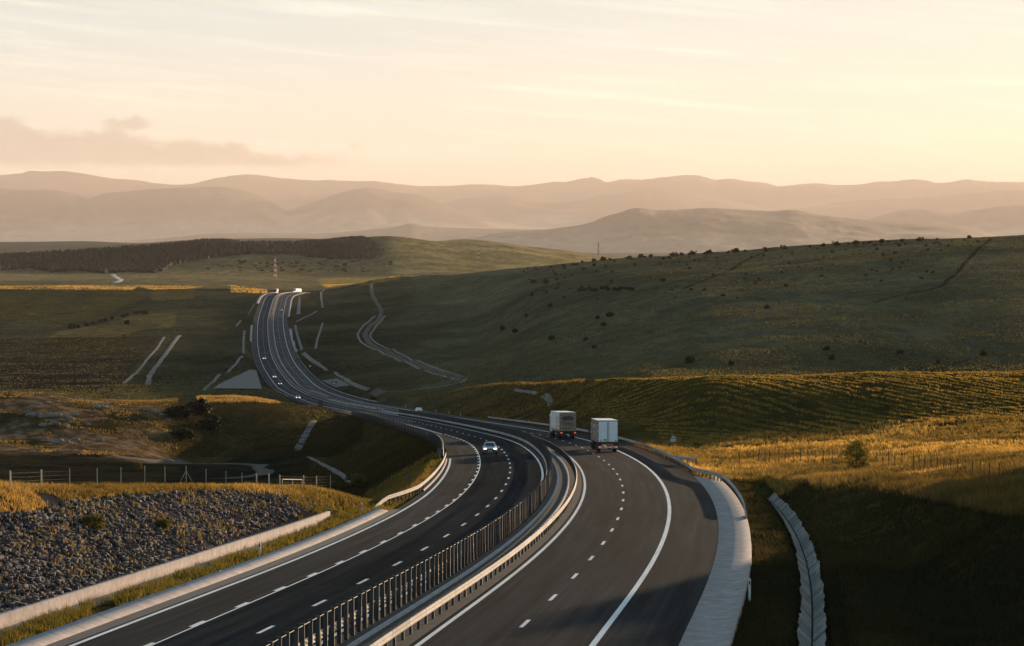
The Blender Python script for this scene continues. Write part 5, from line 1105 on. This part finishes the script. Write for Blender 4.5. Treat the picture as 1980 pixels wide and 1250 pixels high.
# near shrubs
bush(178, 1022, 62, 'large low green shrub growing among the dark rubble', BG, 90, 'shrubs in the rubble', .75)
bush(314, 1024, 44, 'smaller yellow green shrub growing among the dark rubble', BG, 90, 'shrubs in the rubble', .85)
bush(692, 940, 40, 'rusty tall shrub at the right end of the wire fence', BG, 150, None, 1.0)
bush(645, 942, 26, 'small olive shrub beside the fence end', BG, 150, None, .8)
bush(268, 908, 16, 'slender orange sapling beyond the left wire fence', BG, 150, None, 1.6)
for a, b, w_, lb in ((350, 808, 60, 'wide dark shrub in the shaded hollow beside the knoll'), (385, 800, 70, 'tall dark shrub in the shaded hollow under the mound'), (350, 848, 50, 'low dark shrub at the bottom of the shaded hollow'), (405, 830, 60, 'dark shrub on the shaded flank of the mound')): bush(a, b, w_, lb, BB, 420, 'shrubs in the shaded hollow', .7)
bush(1391, 905, 11, 'bright yellow weed beside the guardrail stub', BG, 150, None, 1.5)
for a, b, w_, lb in ((1735, 925, 34, 'left dark shrub at the edge of the golden verge'), (1770, 928, 36, 'middle dark shrub at the edge of the golden verge'), (1808, 934, 28, 'right dark shrub at the edge of the golden verge'), (1625, 908, 14, 'dark little shrub left of the lone young tree')): bush(a, b, w_, lb, BB, 140, 'shrubs on the right verge', .65)
bush(722, 776, 16, 'dark shrub with a rusty top on the bank beside the dark sign back', BB, 760, None, .8)
# the lone young tree by the right fence
P = gp(1656, 914, 180); tree = tag(empty('tree', P), 'lone young tree with golden edges standing in the right verge', 'tree')
hT = 62 / FPX * P[1]; wT = 37 / FPX * P[1]
m = MB(); m.tube([(0, 0, -.2), (.02, 0, hT * .4), (0, .02, hT * .85)], [.07, .05, .015], 8)
for k in range(9): an = k * 2.4; z_ = hT * (.15 + .07 * k); l_ = wT * (.9 - .07 * k); m.tube([(0, 0, z_), (l_ * .5 * math.cos(an), l_ * .5 * math.sin(an), z_ + .1 * hT), (l_ * math.cos(an), l_ * math.sin(an), z_ + .12 * hT)], [.03, .02, .008], 6)
m.build('trunk', M_bark, tree)
r2 = np.random.default_rng(5); bl = []
for k in range(30):
    an = k * 2.39996; f = (k + .5) / 30; q = math.sin(math.pi * (.12 + .80 * f)) ** .8; rr = wT * .72 * q * r2.uniform(.35, 1.05)
    bl.append((rr * math.cos(an) + (.12 if f < .45 else -.05), rr * math.sin(an), hT * (.10 + .84 * f), wT * r2.uniform(.20, .36), wT * r2.uniform(.20, .36), hT * r2.uniform(.07, .13)))
cr = leaf_cloud('crown', bl, 4200, .14, (.05, .055, .016), (.34, .25, .055), 9); cr.parent = tree
# ------------------------------------------------------------------ wire fences
M_fp = plain('fence_post_concrete', (.50, .40, .29), .85); M_wire = plain('fence_wire', (.07, .06, .05), .6, .1)
def post_pos(lst, ymin): return [(gp(a, b, ymin), h) for a, b, h in lst]
def fence(label, lst, ymin, pw=.09, nw=6, brace=(), gate=None):
    root = tag(empty('wire_fence'), label, 'fence'); PP = post_pos(lst, ymin)
    for k, (P, hpx) in enumerate(PP):
        h = hpx / FPX * P[1]; m = MB(); m.box((0, 0, h/2 - .15), (pw, pw, h + .3), bev=.01); o = m.build('post', M_fp, root); o.location = P
        if k in brace:
            m = MB()
            for sx in (-1, 1): m.tube([(0, 0, h * .75), (sx * h * .42, .1, -.1)], .035, 6)
            b_ = m.build('brace', M_fp, root); b_.location = P
    m = MB()
    for (A, ha), (B, hb) in zip(PP[:-1], PP[1:]):
        for q in range(nw):
            f = (q + .6) / (nw + .2); za = ha / FPX * A[1] * f; zb = hb / FPX * B[1] * f; mid = (A + B) / 2 + np.array([0, 0, (za + zb) / 2 - .03]); m.tube([A + [0, 0, za], mid, B + [0, 0, zb]], .003, 4, False)
    m.build('wire', M_wire, root); return root
Lp = [(a_, b_, c_ + 10) for a_, b_, c_ in [(20, 951, 31), (80, 949, 31), (135, 946, 30), (188, 944, 29), (234, 941.5, 28), (280, 940, 29), (319, 939, 27), (360, 938, 27), (398.5, 938, 21), (437, 940, 19), (468, 942, 18), (496, 943, 17), (520, 944, 18), (541, 946, 18), (587, 947, 18), (612, 947, 17), (639, 946, 18)]]
fence('wire fence with sunlit posts and a braced post along the top of the rubble slope', Lp, 118, .085, 5, brace=(7,))
g0 = gp(546, 948, 140); g1 = gp(584, 948, 140); gt = tag(empty('gate_frame', g0), 'sunlit square frame of tubes standing in the left wire fence', 'gate'); hh_ = 21 / FPX * g0[1]
m = MB(); dv_ = g1 - g0; m.tube([(0, 0, -.2), (0, 0, hh_)], .035, 6); m.tube([tuple(dv_ + [0, 0, -.2]), tuple(dv_ + [0, 0, hh_])], .035, 6); m.tube([tuple(dv_ * .5 + [0, 0, -.2]), tuple(dv_ * .5 + [0, 0, hh_])], .03, 6); m.build('upright', M_fp, gt)
m = MB(); m.tube([(0, 0, hh_), tuple(dv_ + [0, 0, hh_])], .04, 6); m.build('top_bar', M_fp, gt)
xr = [1430, 1446, 1457, 1467, 1479, 1488, 1506, 1518, 1534, 1548, 1562, 1576, 1592, 1610, 1628, 1678, 1694, 1707, 1718, 1730, 1744, 1766, 1777, 1788, 1800, 1812, 1825, 1838, 1852, 1866, 1880, 1895, 1913, 1932]
yr = lambda a: float(np.interp(a, [1430, 1520, 1640, 1700, 1760, 1830, 1927], [898, 899, 903, 906, 910, 920, 932]))
M_fp = plain('fence_post_timber', (.035, .028, .022), .9)
fence('thin wire fence with many slender posts across the golden verge on the right', [(a, yr(a), 30 + (a - 1430) * .012) for a in xr], 175, .06, 5)
# ------------------------------------------------------------------ masts and pylons far off
M_mred = plain('mast_red', (.42, .085, .035), .6); M_mwhite = plain('mast_white', (.62, .58, .54), .6); M_pyl = plain('pylon_steel', (.10, .10, .10), .6)
def mast(label, px_, pyb, hpx, Y, wb, wt, n, mats, cat='mast', arms=()):
    r = pray(px_, pyb); P = np.array([r[0] * Y, Y, CAMZ + r[2] * Y]); zt = float(ter(P[:1], P[1:2])[0]); H = hpx / FPX * Y + (P[2] - zt); P[2] = zt
    root = tag(empty('lattice_mast', P), label, cat)
    for k in range(n):
        z0, z1 = H * k / n, H * (k + 1) / n; a, b = [(wb + (wt - wb) * q / n) / 2 for q in (k, k + 1)]; m = MB(); th = max(.22, wb * .07)
        for sx, sy in ((-1, -1), (1, -1), (1, 1), (-1, 1)): m.tube([(sx * a, sy * a, z0), (sx * b, sy * b, z1)], th, 5)
        c4 = [(-1, -1), (1, -1), (1, 1), (-1, 1)]
        for q in range(4):
            A, B = c4[q], c4[(q + 1) % 4]; m.tube([(A[0]*a, A[1]*a, z0), (B[0]*b, B[1]*b, z1)], th * .6, 4); m.tube([(B[0]*a, B[1]*a, z0), (A[0]*b, A[1]*b, z1)], th * .6, 4); m.tube([(A[0]*b, A[1]*b, z1), (B[0]*b, B[1]*b, z1)], th * .6, 4)
        m.build('section', mats[k % len(mats)], root)
    for f, l_ in arms:
        m = MB(); z_ = H * f; m.tube([(-l_, 0, z_), (0, 0, z_ + l_ * .12), (l_, 0, z_)], [.12, .4, .12], 5); m.tube([(-l_, 0, z_), (l_, 0, z_)], .15, 5); m.build('cross_arm', mats[0], root)
    return root
mast('slim red and white lattice mast glowing on the tan plain left of the crest', 532, 537, 40, 3500, 3.6, 1.6, 9, [M_mred, M_mwhite])
mast('red and white lattice mast half hidden by the dark hill', 925, 518, 38, 4300, 5.5, 1.2, 7, [M_mwhite, M_mred])
mast('faint dark pylon on the tan plain behind the golden field', 759, 523, 26, 4600, 5, 1.2, 5, [M_pyl], 'pylon', ((.8, 3.5),))
mast('hazy pylon with cross arms behind the dark hill', 1157, 498, 30, 8200, 8, 1.6, 5, [M_pyl], 'pylon', ((.75, 7), (.9, 6)))
# ------------------------------------------------------------------ the wood on the far left hill: one mass
FOR = [(-300, 505), (-100, 500), (40, 494), (120, 489), (190, 485), (250, 480), (315, 476), (360, 471), (405, 467), (440, 468), (470, 471), (520, 472), (570, 472), (610, 468), (640, 464), (668, 460), (700, 460), (725, 466), (740, 474), (745, 490), (735, 502), (690, 503), (640, 502), (600, 498), (560, 493), (510, 492), (470, 493), (430, 497), (400, 501), (360, 508), (330, 514), (318, 524), (300, 529), (250, 526), (200, 530), (150, 524), (100, 528), (60, 520), (-100, 530), (-300, 525)]
r3 = np.random.default_rng(31); n = 40000; y = r3.uniform(3500, 5150, n); X = (r3.uniform(-250, 760, n) - CX) / FPX * y; Z = ter(X, y); qx, qy = topix(np.stack([X, y, Z], -1)); k = inpoly(qx, qy, FOR) & (fbm(X / 60, y / 90, 3, 19) > -.30); X, y, Z = X[k][:14000], y[k][:14000], Z[k][:14000]; n = len(X)
H = r3.uniform(3.2, 7.5, n) * np.clip(.35 + (760 - qx[k][:14000]) / 160, .4, 1); Wd = H * r3.uniform(.34, .55, n); rot = r3.uniform(0, 6.28, n); V = []; 
lay = [(.0, .8), (.38, 1.0), (.75, .72), (1.0, .2)]; ns = 6
for zf, wf in lay:
    for q in range(ns): an = rot + q * 2 * math.pi / ns; jt = r3.uniform(.7, 1.25, n); V.append(np.stack([X + np.cos(an) * Wd * wf * jt, y + np.sin(an) * Wd * wf * jt, Z + H * zf * r3.uniform(.94, 1.06, n)], -1))
V = np.stack(V, 1).reshape(-1, 3); f = np.array([(l * ns + q, l * ns + (q + 1) % ns, (l + 1) * ns + (q + 1) % ns, (l + 1) * ns + q) for l in range(3) for q in range(ns)])
F = (np.arange(n)[:, None, None] * (4 * ns) + f[None]).reshape(-1, 4); C = np.repeat(lerp((.010, .014, .010), (.024, .027, .016), r3.uniform(0, 1, n)), 4 * ns, 0)
tag(npmesh('woodland', V, F, M_leaf, col=C), kind='stuff'); print('wood', n)
# ------------------------------------------------------------------ haze: the air between here and the mountains
HZ_D, HZ_C, HZ_G = 1.45e-5, (.74, .66, .63), .22
hz = MB(); hz.box((0, 46000, 450), (170000, 104000, 2900)); hm = bpy.data.materials.new('haze_air'); hm.use_nodes = True; h_ = hm.node_tree; h_.nodes.clear()
vo = h_.nodes.new('ShaderNodeVolumePrincipled'); ho = h_.nodes.new('ShaderNodeOutputMaterial'); h_.links.new(vo.outputs[0], ho.inputs['Volume'])
vo.inputs['Color'].default_value = (*HZ_C, 1); vo.inputs['Density'].default_value = HZ_D; vo.inputs['Anisotropy'].default_value = HZ_G
haze = hz.build('haze', hm); tag(haze, kind='stuff')
print('objects', len(bpy.data.objects))
